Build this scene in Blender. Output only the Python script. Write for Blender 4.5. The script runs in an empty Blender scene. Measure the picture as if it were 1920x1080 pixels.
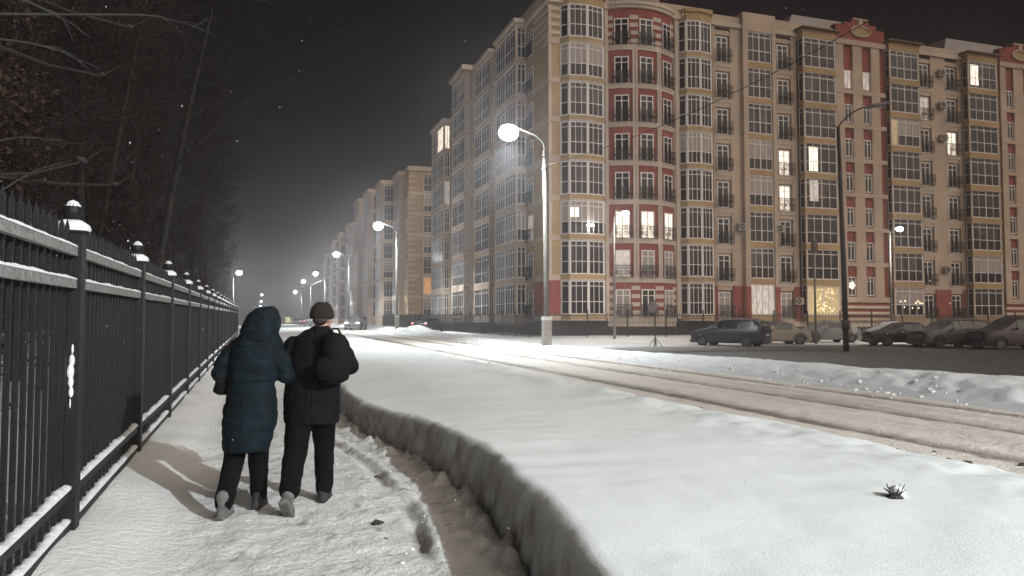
import bpy, bmesh, math, random
from math import sin, cos, pi, radians, sqrt, atan2, hypot, exp
from mathutils import Vector, Matrix, noise

random.seed(7)
sc = bpy.context.scene
col = sc.collection
# ------------------------------------------------------------------ camera
# world frame: +Y runs along the street (away from the camera), +X across it to the right
PHI = radians(18.5)
cam_d = bpy.data.cameras.new('camera')
cam = bpy.data.objects.new('camera', cam_d); col.objects.link(cam)
cam.location = (0, 0, 1.62)
cam.rotation_euler = (radians(90 + 2.7), 0, -PHI)
cam_d.sensor_width = 36; cam_d.lens = 27.0
cam_d.clip_start = .05; cam_d.clip_end = 2000
sc.camera = cam
# ------------------------------------------------------------------ world and light
w = bpy.data.worlds.new('World'); sc.world = w; w.use_nodes = True
nt = w.node_tree; nt.nodes.clear()
wo = nt.nodes.new('ShaderNodeOutputWorld'); bg = nt.nodes.new('ShaderNodeBackground')
tcw = nt.nodes.new('ShaderNodeTexCoord'); sepw = nt.nodes.new('ShaderNodeSeparateXYZ'); rmp = nt.nodes.new('ShaderNodeValToRGB')
nt.links.new(tcw.outputs['Generated'], sepw.inputs[0]); nt.links.new(sepw.outputs['Z'], rmp.inputs[0])
rmp.color_ramp.elements[0].position = 0.0; rmp.color_ramp.elements[0].color = (.014, .0120, .0125, 1)
rmp.color_ramp.elements[1].position = .55; rmp.color_ramp.elements[1].color = (.0030, .0024, .0032, 1)
nt.links.new(rmp.outputs[0], bg.inputs[0]); bg.inputs[1].default_value = 1.0
nt.links.new(bg.outputs[0], wo.inputs[0])
# the town's glow behind the camera: one very soft, low, warm sun
sun_d = bpy.data.lights.new('sun', 'SUN'); sun = bpy.data.objects.new('sun', sun_d); col.objects.link(sun)
sun_d.energy = 1.9; sun_d.angle = radians(60); sun_d.color = (1.0, .86, .74)
sdir = Vector((.42, -.80, .55)).normalized()
sun.rotation_euler = sdir.to_track_quat('Z', 'Y').to_euler()
sc.view_settings.view_transform = 'Standard'; sc.view_settings.look = 'None'
sc.view_settings.exposure = 0; sc.view_settings.gamma = 1
sc.render.engine = 'CYCLES'
cy = sc.cycles
cy.use_denoising = True
cy.max_bounces = 5; cy.diffuse_bounces = 3; cy.glossy_bounces = 2; cy.transmission_bounces = 3; cy.volume_bounces = 1
cy.sample_clamp_indirect = 4; cy.sample_clamp_direct = 30; cy.use_light_tree = True
cy.caustics_reflective = False; cy.caustics_refractive = False

# ------------------------------------------------------------------ materials
def mat(name, colr, rough=.7, noise_amt=.15, scale=6, bump=.0, bump_scale=30, metal=0, spec=.5, col2=None, coords='Object'):
    m = bpy.data.materials.new(name); m.use_nodes = True; n = m.node_tree; b = n.nodes['Principled BSDF']
    tc = n.nodes.new('ShaderNodeTexCoord')
    nz = n.nodes.new('ShaderNodeTexNoise'); nz.inputs['Scale'].default_value = scale; nz.inputs['Detail'].default_value = 5
    n.links.new(tc.outputs[coords], nz.inputs['Vector'])
    mx = n.nodes.new('ShaderNodeMix'); mx.data_type = 'RGBA'
    c2 = col2 or tuple(c * (1 - noise_amt * 2) for c in colr)
    mr = n.nodes.new('ShaderNodeMapRange'); mr.inputs[1].default_value = .3; mr.inputs[2].default_value = .7
    n.links.new(nz.outputs['Fac'], mr.inputs[0])
    n.links.new(mr.outputs[0], mx.inputs[0])
    mx.inputs[6].default_value = (*c2, 1); mx.inputs[7].default_value = (*colr, 1)
    n.links.new(mx.outputs[2], b.inputs['Base Color'])
    b.inputs['Roughness'].default_value = rough; b.inputs['Metallic'].default_value = metal
    b.inputs['Specular IOR Level'].default_value = spec
    if bump:
        nb = n.nodes.new('ShaderNodeTexNoise'); nb.inputs['Scale'].default_value = bump_scale; nb.inputs['Detail'].default_value = 4
        n.links.new(tc.outputs[coords], nb.inputs['Vector'])
        bp = n.nodes.new('ShaderNodeBump'); bp.inputs['Strength'].default_value = bump; bp.inputs['Distance'].default_value = .05
        n.links.new(nb.outputs['Fac'], bp.inputs['Height']); n.links.new(bp.outputs[0], b.inputs['Normal'])
    return m

def snow_mat(name, clean, dirty_shaded, bump=.5, bscale=18, grain=90):
    """snow whose vertex attribute 'dirt' mixes in the soiled and shaded colour"""
    m = bpy.data.materials.new(name); m.use_nodes = True; n = m.node_tree; b = n.nodes['Principled BSDF']
    tc = n.nodes.new('ShaderNodeTexCoord')
    at = n.nodes.new('ShaderNodeAttribute'); at.attribute_name = 'dirt_shade'
    nz = n.nodes.new('ShaderNodeTexNoise'); nz.inputs['Scale'].default_value = 3.0; nz.inputs['Detail'].default_value = 8; nz.inputs['Roughness'].default_value = .7
    n.links.new(tc.outputs['Object'], nz.inputs['Vector'])
    ad = n.nodes.new('ShaderNodeMath'); ad.operation = 'MULTIPLY_ADD'; ad.inputs[1].default_value = .7; ad.inputs[2].default_value = -.35
    n.links.new(nz.outputs['Fac'], ad.inputs[0])
    # noise only matters where there is dirt
    mu = n.nodes.new('ShaderNodeMath'); mu.operation = 'MULTIPLY'; n.links.new(ad.outputs[0], mu.inputs[0]); n.links.new(at.outputs['Fac'], mu.inputs[1])
    su = n.nodes.new('ShaderNodeMath'); su.operation = 'ADD'; su.use_clamp = True; n.links.new(mu.outputs[0], su.inputs[0]); n.links.new(at.outputs['Fac'], su.inputs[1])
    mx = n.nodes.new('ShaderNodeMix'); mx.data_type = 'RGBA'; n.links.new(su.outputs[0], mx.inputs[0])
    mx.inputs[6].default_value = (*clean, 1); mx.inputs[7].default_value = (*dirty_shaded, 1)
    n.links.new(mx.outputs[2], b.inputs['Base Color'])
    b.inputs['Roughness'].default_value = .75; b.inputs['Specular IOR Level'].default_value = .3
    n1 = n.nodes.new('ShaderNodeTexNoise'); n1.inputs['Scale'].default_value = bscale; n1.inputs['Detail'].default_value = 6; n1.inputs['Roughness'].default_value = .6
    n2 = n.nodes.new('ShaderNodeTexNoise'); n2.inputs['Scale'].default_value = grain; n2.inputs['Detail'].default_value = 2
    for q in (n1, n2): n.links.new(tc.outputs['Object'], q.inputs['Vector'])
    am = n.nodes.new('ShaderNodeMath'); am.operation = 'MULTIPLY_ADD'; am.inputs[1].default_value = .25
    n.links.new(n2.outputs['Fac'], am.inputs[0]); n.links.new(n1.outputs['Fac'], am.inputs[2])
    bp = n.nodes.new('ShaderNodeBump'); bp.inputs['Strength'].default_value = bump; bp.inputs['Distance'].default_value = .03
    n.links.new(am.outputs[0], bp.inputs['Height']); n.links.new(bp.outputs[0], b.inputs['Normal'])
    return m

def emis(name, colr, strength, base=(.5, .5, .5), folds=False, rnd=0.0):
    m = bpy.data.materials.new(name); m.use_nodes = True; n = m.node_tree; b = n.nodes['Principled BSDF']
    b.inputs['Base Color'].default_value = (*base, 1); b.inputs['Roughness'].default_value = .5
    b.inputs['Emission Color'].default_value = (*colr, 1)
    b.inputs['Emission Strength'].default_value = strength
    if folds:
        tc = n.nodes.new('ShaderNodeTexCoord')
        mp = n.nodes.new('ShaderNodeMapping'); mp.inputs['Scale'].default_value = (5, 5, .9)
        nz = n.nodes.new('ShaderNodeTexNoise'); nz.inputs['Scale'].default_value = 1.6; nz.inputs['Detail'].default_value = 3
        n.links.new(tc.outputs['Object'], mp.inputs[0]); n.links.new(mp.outputs[0], nz.inputs['Vector'])
        mr = n.nodes.new('ShaderNodeMapRange'); mr.inputs[1].default_value = .3; mr.inputs[2].default_value = .68
        mr.inputs[3].default_value = strength * .25; mr.inputs[4].default_value = strength * 1.3
        n.links.new(nz.outputs['Fac'], mr.inputs[0]); n.links.new(mr.outputs[0], b.inputs['Emission Strength'])
    return m

def pane_mat(name, dark, light, rough=.28):
    """window glass with curtains or dark rooms behind: differs from window to window"""
    m = bpy.data.materials.new(name); m.use_nodes = True; n = m.node_tree; b = n.nodes['Principled BSDF']
    oi = n.nodes.new('ShaderNodeObjectInfo'); tc = n.nodes.new('ShaderNodeTexCoord')
    mp = n.nodes.new('ShaderNodeMapping'); mp.inputs['Scale'].default_value = (3.2, 3.2, .35)
    sc3 = n.nodes.new('ShaderNodeVectorMath'); sc3.operation = 'SCALE'
    cmb = n.nodes.new('ShaderNodeCombineXYZ')
    for i in range(3): n.links.new(oi.outputs['Random'], cmb.inputs[i])
    n.links.new(cmb.outputs[0], sc3.inputs[0]); sc3.inputs['Scale'].default_value = 57
    n.links.new(tc.outputs['Object'], mp.inputs[0])
    ad = n.nodes.new('ShaderNodeVectorMath'); ad.operation = 'ADD'; n.links.new(mp.outputs[0], ad.inputs[0]); n.links.new(sc3.outputs[0], ad.inputs[1])
    nz = n.nodes.new('ShaderNodeTexNoise'); nz.inputs['Scale'].default_value = 1.0; nz.inputs['Detail'].default_value = 3
    n.links.new(ad.outputs[0], nz.inputs['Vector'])
    mr = n.nodes.new('ShaderNodeMapRange'); mr.inputs[1].default_value = .38; mr.inputs[2].default_value = .62; n.links.new(nz.outputs['Fac'], mr.inputs[0])
    rr = n.nodes.new('ShaderNodeMapRange'); rr.inputs[1].default_value = .1; rr.inputs[2].default_value = .8; n.links.new(oi.outputs['Random'], rr.inputs[0])
    mu = n.nodes.new('ShaderNodeMath'); mu.operation = 'MULTIPLY'; n.links.new(mr.outputs[0], mu.inputs[0]); n.links.new(rr.outputs[0], mu.inputs[1])
    mx = n.nodes.new('ShaderNodeMix'); mx.data_type = 'RGBA'; n.links.new(mu.outputs[0], mx.inputs[0])
    mx.inputs[6].default_value = (*dark, 1); mx.inputs[7].default_value = (*light, 1)
    n.links.new(mx.outputs[2], b.inputs['Base Color']); b.inputs['Roughness'].default_value = rough
    b.inputs['Specular IOR Level'].default_value = .25
    return m

M = {}
M['snow'] = snow_mat('snow', (.78, .80, .80), (.088, .080, .077), .35, 9, 60)
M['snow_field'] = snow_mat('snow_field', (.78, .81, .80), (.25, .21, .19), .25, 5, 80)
M['snow_packed'] = snow_mat('snow_packed', (.74, .745, .73), (.20, .18, .165), .8, 16, 70)
M['snow_road'] = snow_mat('snow_road', (.72, .675, .62), (.15, .125, .105), .9, 12, 45)
M['cap'] = mat('snow_cap', (.78, .80, .80), .8, .05, 8, .4, 30)
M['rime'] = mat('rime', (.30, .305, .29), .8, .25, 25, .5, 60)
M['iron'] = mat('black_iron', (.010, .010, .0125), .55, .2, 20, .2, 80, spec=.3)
M['iron_far'] = mat('dark_iron', (.006, .006, .007), .6, .2, 10)
M['cream'] = mat('cream_plaster', (.55, .43, .335), .9, .13, .45, .1, 12)
M['cream2'] = mat('pale_plaster', (.61, .51, .415), .9, .13, .45, .1, 12)
M['ochre'] = mat('ochre_plaster', (.46, .32, .17), .9, .13, .45, .1, 12)
M['red'] = mat('red_plaster', (.30, .080, .066), .9, .12, .8, .1, 12)
M['plinth'] = mat('dark_stone', (.035, .03, .03), .8, .2, 2, .3, 20)
M['roof'] = mat('roof_sheet', (.17, .11, .085), .6, .15, 1)
M['roof_snow'] = mat('snowy_roof', (.40, .37, .36), .9, .1, 1)
M['pvc'] = mat('white_frame', (.78, .74, .71), .5, .04, 3)
M['glass'] = pane_mat('window_glass', (.010, .009, .011), (.095, .074, .070))
M['glass_low'] = pane_mat('lower_glass', (.005, .005, .006), (.030, .020, .018))
M['curtain'] = emis('lit_curtain', (1.0, .80, .66), .075, (.22, .18, .165), True)
M['lit_white'] = emis('lit_room', (1.0, .85, .68), 1.7, (.5, .45, .4), True)
M['lit_warm'] = emis('lit_room_warm', (1.0, .70, .38), .27, (.5, .4, .2), True)
M['lit_orange'] = emis('lit_room_orange', (1.0, .42, .14), .6, (.5, .3, .1), True)
M['lit_pale'] = emis('lit_room_pale', (1.0, .86, .78), .42, (.5, .45, .4), True)
M['bulb_glint'] = emis('small_bulb_glint', (1.0, .75, .42), 5)
M['lamp'] = emis('lamp_lens', (.96, .98, 1.0), 170)
M['lamp_small'] = emis('lamp_lens_small', (1.0, .97, .9), 90)
M['lamp_off'] = mat('unlit_lens', (.35, .35, .35), .2)
M['tail'] = emis('tail_light', (1.0, .1, .12), 1.5)
M['head'] = emis('head_light', (1.0, .9, .8), 14)
M['concrete'] = mat('pole_concrete', (.30, .27, .24), .9, .2, 5, .3, 40)
M['concrete_top'] = mat('dimmed_concrete', (.13, .12, .11), .9, .25, 5, .3, 40)  # pole colour darkened to take off the light of its own lamp
M['whitewash'] = mat('whitewash', (.6, .6, .58), .9, .15, 8)
M['galv'] = mat('grey_metal', (.22, .22, .22), .5, .2, 8, 0, 10, .4)
M['darkpole'] = mat('dark_steel', (.03, .028, .03), .6, .2, 8)
M['bark'] = mat('bark', (.030, .021, .017), .95, .3, 4, .6, 14)
M['birch'] = mat('birch_bark', (.026, .022, .018), .9, .7, 3, .4, 12)
M['twig'] = mat('twigs', (.018, .010, .0075), .95, .35, 2)
M['leaf'] = mat('dry_leaves', (.040, .016, .010), .9, .3, 2, col2=(.022, .013, .007))
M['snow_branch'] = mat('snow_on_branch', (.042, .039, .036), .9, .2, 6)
M['coat'] = mat('navy_quilt', (.0045, .0115, .017), .8, .3, 9, .25, 30, spec=.2)
M['trouser'] = mat('black_trousers', (.0035, .0035, .0045), .9, .2, 9, .3, 50, spec=.15)
M['jacket'] = mat('black_jacket', (.0035, .004, .0055), .85, .25, 9, .3, 45, spec=.2)
M['bag'] = mat('black_bag', (.0035, .0035, .004), .8, .2, 12, .3, 60, spec=.2)
M['hat'] = mat('knit_hat', (.034, .023, .016), .95, .35, 60, .8, 120)
M['skin'] = mat('skin', (.42, .25, .19), .6, .08, 10)
M['boot'] = mat('boots', (.035, .033, .035), .8, .3, 14, .3, 40)
M['boot_light'] = mat('snowy_boots', (.17, .165, .16), .9, .3, 14, .3, 40)
M['hair'] = mat('hair', (.04, .025, .018), .8, .3, 30)
M['lace'] = mat('fur_trim', (.03, .035, .045), .95, .3, 40, .8, 90)
M['rubber'] = mat('rubber', (.012, .012, .012), .8)
M['rim'] = mat('wheel_rim', (.09, .09, .095), .4, .2, 8, 0, 1, .6)
M['autoglass'] = mat('car_glass', (.012, .012, .014), .12)
M['plate'] = mat('number_plate', (.5, .5, .5), .5)
def paint(name, c): return mat(name, c, .35, .15, 2)
M['p_dark'] = paint('dark_blue_paint', (.018, .020, .026)); M['p_beige'] = paint('beige_paint', (.27, .225, .18))
M['p_silver'] = paint('silver_paint', (.2, .2, .21)); M['p_black'] = paint('black_paint', (.010, .010, .010))
M['p_grey'] = paint('grey_paint', (.085, .080, .080)); M['p_maroon'] = paint('maroon_paint', (.042, .030, .032))
M['stone'] = mat('dark_stone_chunk', (.05, .045, .04), .9, .3, 20, .5, 40)
M['grass'] = mat('dry_grass', (.09, .075, .05), .9, .3, 20)
M['sign_white'] = mat('sign_white', (.62, .62, .60), .5)
M['sign_yellow'] = emis('sign_yellow', (1, .8, .2), .08, (.7, .55, .08))
M['sign_back'] = mat('sign_back', (.12, .09, .088), .6)
M['sign_blue'] = mat('sign_blue', (.03, .10, .35), .5)
M['wire'] = mat('wire', (.03, .028, .028), .7)
M['wire_pale'] = mat('pale_wire', (.42, .42, .40), .7)
M['ac'] = mat('ac_shell', (.40, .36, .33), .7, .1, 4)
M['dark'] = mat('dark_grille', (.03, .03, .03), .8)

# ------------------------------------------------------------------ mesh helpers
class MB:
    def __init__(s): s.v = []; s.f = []; s.m = []; s.pieces = []
    def add(s, vs, fs, mi=0):
        s.pieces.append((vs, fs)); o = len(s.v); s.v += [tuple(v) for v in vs]; s.f += [[o + i for i in f] for f in fs]; s.m += [mi] * len(fs)
    def box(s, x0, x1, y0, y1, z0, z1, mi=0):
        s.add([(x0,y0,z0),(x1,y0,z0),(x1,y1,z0),(x0,y1,z0),(x0,y0,z1),(x1,y0,z1),(x1,y1,z1),(x0,y1,z1)],
              [(3,2,1,0),(4,5,6,7),(0,1,5,4),(1,2,6,5),(2,3,7,6),(3,0,4,7)], mi)
    def tube(s, pts, radii, n=8, mi=0, cap=True):
        pts = [Vector(p) for p in pts]
        if not hasattr(radii, '__len__'): radii = [radii] * len(pts)
        rings = []; up = None
        for i, p in enumerate(pts):
            d = (pts[min(i+1, len(pts)-1)] - pts[max(i-1, 0)])
            if d.length < 1e-9: d = Vector((0,0,1))
            d.normalize()
            if up is None: up = Vector((1,0,0)) if abs(d.x) < .9 else Vector((0,1,0))
            a = up - d * up.dot(d)
            if a.length < 1e-5: a = d.orthogonal()
            a.normalize(); up = a; b = d.cross(a)
            rings.append([p + (a * cos(2*pi*k/n) + b * sin(2*pi*k/n)) * radii[i] for k in range(n)])
        vs = [v for r in rings for v in r]; fs = []
        for i in range(len(pts)-1):
            for k in range(n):
                k2 = (k+1) % n; fs.append((i*n+k, i*n+k2, (i+1)*n+k2, (i+1)*n+k))
        if cap: fs.append(tuple(range(n))[::-1]); fs.append(tuple((len(pts)-1)*n+k for k in range(n)))
        s.add(vs, fs, mi)
    def ell(s, c, r, n=12, m=8, mi=0, rot=None):
        vs = []; c = Vector(c)
        for i in range(m+1):
            th = pi*i/m
            for k in range(n):
                v = Vector((r[0]*sin(th)*cos(2*pi*k/n), r[1]*sin(th)*sin(2*pi*k/n), r[2]*cos(th)))
                if rot: v = rot @ v
                vs.append(c + v)
        fs = []
        for i in range(m):
            for k in range(n):
                k2 = (k+1) % n; fs.append((i*n+k, (i+1)*n+k, (i+1)*n+k2, i*n+k2))
        s.add(vs, fs, mi)
    def lathe(s, prof, n=12, c=(0,0,0), mi=0):
        vs = []; fs = []
        for r, z in prof:
            for k in range(n): vs.append((c[0]+r*cos(2*pi*k/n), c[1]+r*sin(2*pi*k/n), c[2]+z))
        for i in range(len(prof)-1):
            for k in range(n):
                k2 = (k+1) % n; fs.append((i*n+k, i*n+k2, (i+1)*n+k2, (i+1)*n+k))
        s.add(vs, fs, mi)
    def poly(s, pts, z0, z1, mi=0):
        """prism over an xy polygon (counter-clockwise)"""
        n = len(pts); vs = [(x,y,z0) for x,y in pts] + [(x,y,z1) for x,y in pts]
        s.add(vs, [tuple(range(n))[::-1], tuple(range(n,2*n))] + [(i,(i+1)%n,n+(i+1)%n,n+i) for i in range(n)], mi)
    def xform(s, mtx, start=0):
        for i in range(start, len(s.v)): s.v[i] = tuple(mtx @ Vector(s.v[i]))
    def build(s, name, mats, parent=None, loc=(0,0,0), rz=0, smooth=False):
        me = bpy.data.meshes.new(name); me.from_pydata(s.v, [], s.f)
        if not isinstance(mats, (list, tuple)): mats = [mats]
        for m in mats: me.materials.append(m if not isinstance(m, str) else M[m])
        me.polygons.foreach_set('material_index', s.m)
        if smooth: me.polygons.foreach_set('use_smooth', [True]*len(s.f))
        me.validate(); me.update()
        return link(name, me, parent, loc, rz)
def link(name, me, parent=None, loc=(0,0,0), rz=0):
    o = bpy.data.objects.new(name, me); col.objects.link(o); o.location = loc; o.rotation_euler = (0,0,rz)
    if parent: o.parent = parent
    return o
def tag(o, label=None, cat=None, group=None, kind=None):
    if label: o['label'] = label
    if cat: o['category'] = cat
    if group: o['group'] = group
    if kind: o['kind'] = kind
    return o
def thing(name, label, cat, loc=(0,0,0), rz=0, group=None):
    return tag(link(name, None, None, loc, rz), label, cat, group)
def copy_tree(o, parent=None):
    c = o.copy(); col.objects.link(c); c.parent = parent
    for ch in [x for x in bpy.data.objects if x.parent == o]: copy_tree(ch, c)
    return c
def camxz(X, Z):   # metres right of / ahead of the camera's axis on plan -> world x, y
    return (X*cos(PHI) + Z*sin(PHI), Z*cos(PHI) - X*sin(PHI))
def nz(x, y, z=0): return noise.noise(Vector((x, y, z)))
def fbm(x, y, z=0, o=4): return noise.fractal(Vector((x, y, z)), 1.0, 2.0, o)
def sst(a, b, x):
    t = min(1, max(0, (x-a)/(b-a))); return t*t*(3-2*t)
def lerp(a, b, t): return a + (b-a)*t

# ------------------------------------------------------------------ ground
XC, YC = 20.8, 53.35            # corner of the big building
def T(s): return .0105 * max(-20, min(110, s))
def wallx(s):                    # foot of the cut snow wall beside the pavement
    ks = ((-6, 1.15), (3.2, 1.45), (4.8, 1.70), (6.5, 1.90), (8.5, 1.84), (12, 1.45), (20, 1.36), (400, 1.36))
    for (a, va), (b_, vb) in zip(ks, ks[1:]):
        if s <= b_: v = lerp(va, vb, sst(a, b_, s)*.5 + .5*max(0, (s-a)/(b_-a))); break
    return v + .04*nz(s*.5, 3.1) + .022*nz(s*2.1, 9.2)
def edgex(s): return 5.75 + .10*nz(s*.35, 7.7) + .10*nz(s*1.3, 2.2) + .05*nz(s*4, 1.2)
def road_h(x, s):
    h = .12 + .012*fbm(x*1.5, s*.35, 1) + .018*fbm(x*5, s*4, 3)
    for c, wd, d in ((6.05,.16,.02),(7.65,.17,.032),(9.65,.15,.035),(11.2,.15,.035),(9.95,.10,.02)):
        q = (x - c - .12*nz(s*.06, c)) / wd; h -= d*exp(-q*q)
    return h
def far_h(x, s):
    if x < 11.6: return -.15
    crest = lerp(.50, .26, sst(10, 36, s)) + .05*fbm(s*.4, x*.4, 5)
    crest = lerp(crest, .38, sst(45, 60, s))
    far = lerp(-.10, .22, sst(44.5, 48.5, s))
    far = lerp(lerp(far, .12, sst(44, 52, s)*(1-sst(19, 22, x))), far, sst(19, 22, x))
    if x < 13.3: h = lerp(.12, crest, sst(11.7, 13.3, x) ** .8)
    else: h = lerp(crest, far, sst(13.4, 15.4, x))
    rough = exp(-((x-12.5)/.7)**2)*sst(11.75, 12.2, x)
    pit = sst(.28, .5, fbm(x*2.3, s*1.5, 33))*sst(11.9, 12.4, x)*sst(13.6, 13.0, x)*.09
    h += -pit + rough*(.10*fbm(x*2.2, s*2.2, 4) + .07*fbm(x*5, s*4.5, 8)) + .02*fbm(x*.6, s*.6, 2)
    m = exp(-((x-13.5)/1.6)**2)*sst(48, 60, s)   # ploughed heaps along the far verge
    h += m*max(0, fbm(s*.16, 2.0, 6))*.6
    return h
def gz(x, s):
    """height of the snow everywhere"""
    if x < -1.0: return T(s) + .03 + .05*sst(-3, -1.2, x) + .05*fbm(x*.5, s*.5, 2)
    if x < wallx(s): return T(s) + pave_h(x, s)
    if x < 5.7: return T(s) + .43
    if x < 11.7: return T(s) + road_h(x, s)
    return T(s) + far_h(x, s)
def pave_h(x, s):
    side = exp(-((x+1.25)/.36)**2)*.155*(1+.5*nz(s*.8, 2)) + exp(-((x+.85)/.25)**2)*.05*(1+nz(s*.9, 5))
    h = -.05 + side + .02*nz(x*1.2, s*.8, 3)
    tr = sst(-.75, -.35, x)                     # trodden part
    f = fbm(x*4.2, s*3.4, 5); h += tr*(.018*f + .022*min(0, fbm(x*3, s*2.2, 12)) + .010*fbm(x*14, s*12, 7))
    wx = wallx(s); d = wx - x
    # a narrow wheel rut beside the wall, broken up
    q = (d-.60-.05*nz(s*.7, 8))/.055; h -= .055*exp(-q*q)*sst(-.25, .1, nz(s*.9, 14))
    q = (d-.50)/.05; h += .028*(.35 + max(0, .5+nz(s*2.3, 6)))*exp(-q*q)
    # crumbled snow fallen from the wall
    if d < .42: h += sst(.42, .08, d)*max(0, .01 + .13*fbm(x*4.5, s*2.6, 9) + .07*fbm(x*13, s*12, 19))
    return h
def srange(a, b, near, ratio, mx):
    o = [a]; st = near
    while o[-1] < b:
        o.append(o[-1] + st)
        if o[-1] > 9: st = min(mx, st*ratio)
    return o
def grid(name, xs, ss, fh, fd, m, xfun=None):
    vs = []; fs = []; dirt_shade = []; nx = len(xs)
    for s in ss:
        for x in xs:
            X, Z = (xfun(x, s) if xfun else (x, T(s) + fh(x, s)))
            vs.append((X, s, Z)); dirt_shade.append(min(1, max(0, fd(x, s))))
    for j in range(len(ss)-1):
        for i in range(nx-1): fs.append((j*nx+i, j*nx+i+1, (j+1)*nx+i+1, (j+1)*nx+i))
    me = bpy.data.meshes.new(name); me.from_pydata(vs, [], fs)
    a = me.attributes.new('dirt_shade', 'FLOAT', 'POINT'); a.data.foreach_set('value', dirt_shade)
    me.materials.append(M[m]); me.polygons.foreach_set('use_smooth', [True]*len(fs)); me.update()
    o = link(name, me); o['kind'] = 'structure'; return o
def fr(a, b, st): n = max(1, int(round((b-a)/st))); return [a + (b-a)*i/n for i in range(n+1)]

S1 = srange(-6, 320, .05, 1.022, 4)
# pavement (param 0..1 across up to the wall foot)
def pv(u, s):
    x = lerp(-1.55, wallx(s) + .03, u)
    return x, T(s) + pave_h(x, s)
def pdirt(u, s):
    x = lerp(-1.55, wallx(s) + .03, u); d = wallx(s) - x
    v = .14*sst(-.7, -.2, x)*(.5 + fbm(x*3, s*2, 31))
    q = (d-.60-.05*nz(s*.7, 8))/.06; v += .8*exp(-q*q)*sst(-.1, .2, nz(s*1.3, 14))
    v += .08*sst(.35, .0, d)*(.5+fbm(x*4, s*3, 77))
    if fbm(x*6, s*5, 55) > .62 and x > -.2: v += .55
    return v
grid('pavement', fr(0, 1, 1/80), S1, None, pdirt, 'snow_packed', pv)
# snow bank: a cut, fluted wall, then the untouched field up to the road's edge
def bank(u, s):
    wx = wallx(s); top = lerp(.47, .36, sst(7, 12, s)) + .02*nz(s*.6, 21) + .012*nz(s*3, 4)
    if u < 1:      # the cut wall
        fl = .060*noise.noise(Vector((s*5.5 + u*2.4, u*.6, 3))) + .040*noise.noise(Vector((s*13 + u*4.0, u*1.2, 8)))
        x = wx + .0 + .05*u + fl*(1-.85*sst(.5, 1, u)) + .09*sst(.72, 1, u)**2
        z = -.10 + (top+.08)*(u if u < .7 else .7+.3*sin((u-.7)/.3*pi/2)) + .04*fl
        return x, T(s) + z
    v = u - 1; x0 = wx + .14 + .0*s;  x = lerp(x0, edgex(s), v)
    e = edgex(s) - x; d = x - x0
    z = lerp(top - .02, .43, sst(.0, 1.6, d)) + .022*fbm(x*.7, s*.5, 6) + .005*fbm(x*2.4, s*2.0, 9)
    b = exp(-((e-.55)/.5)**2); z += b*(.06*fbm(x*1.7, s*1.1, 15) + .03)
    z = lerp(.07, z, sst(-.04, .22, e))
    return x, T(s) + z
def bdirt_shade(u, s):
    if u < 1: return (.72*sst(1.0, .72, u)*(1+.5*nz(s*5, u*2) + .4*nz(s*14+u*4, u*2)))  # cut wall: dirt and the wall's shade, both put into the colour
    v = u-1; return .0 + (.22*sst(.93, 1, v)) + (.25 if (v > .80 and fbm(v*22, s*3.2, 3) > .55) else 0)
grid('snow_bank', fr(0, 1, 1/16) + fr(1, 2, 1/70)[1:], S1, None, bdirt_shade, 'snow_field', bank)
def rdirt(x, s):
    d = .04 + .30*fbm(x*1.2, s*.2, 41) + .18*fbm(x*5, s*1.2, 42)
    for c, wd, a in ((6.05,.20,.4),(7.65,.20,.85),(9.65,.18,.85),(11.2,.18,.85),(9.95,.10,.3)):
        q = (x - c - .12*nz(s*.06, c))/wd; d += a*exp(-q*q)
    d += .5*sst(.38, .6, fbm(x*6, s*5, 61))*sst(8.2, 6.8, x) + .12*fbm(x*9, s*7, 71)
    return d
grid('road', fr(5.55, 11.9, .08), srange(-8, 320, .09, 1.02, 4), road_h, rdirt, 'snow_road')
def fdirt(x, s):
    lot = sst(14.0, 14.9, x + .35*nz(s*.5, 3))*(1 - sst(38.5, 41.5, s + 1.6*nz(x*.3, 9)))*(1-.35*sst(33, 43, s - (x-22)*.25)) 
    d = 1.0*lot
    d += .28*exp(-((x-11.9)/.45)**2) + .12*exp(-((x-12.6)/.5)**2)*max(0, .6+fbm(x*3, s*3, 5))
    if s > 43 and x < 20: d += .35*max(0, fbm(x*.7, s*.25, 12))
    return d
grid('far_verge', [11.5] + fr(11.72, 15.5, .08) + fr(15.5, 24, .5)[1:] + fr(24, 110, 3)[1:], srange(-8, 320, .12, 1.015, 4), far_h, fdirt, 'snow')
grid('woodland_floor', fr(-140, -12, 8) + fr(-12, -1.5, .4)[1:], srange(-8, 320, .25, 1.03, 5),
     lambda x, s: .03 + .10*sst(-2.2, -1.3, x) + .06*fbm(x*.5, s*.5, 2) + .02*fbm(x*2, s*2, 2) ,
     lambda x, s: .25*max(0, fbm(x*.8, s*.8, 4)), 'snow')
b = MB(); b.box(-600, 600, -60, 900, -.9, -.65); g = b.build('ground', 'roof_snow'); g['kind'] = 'structure'

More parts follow.
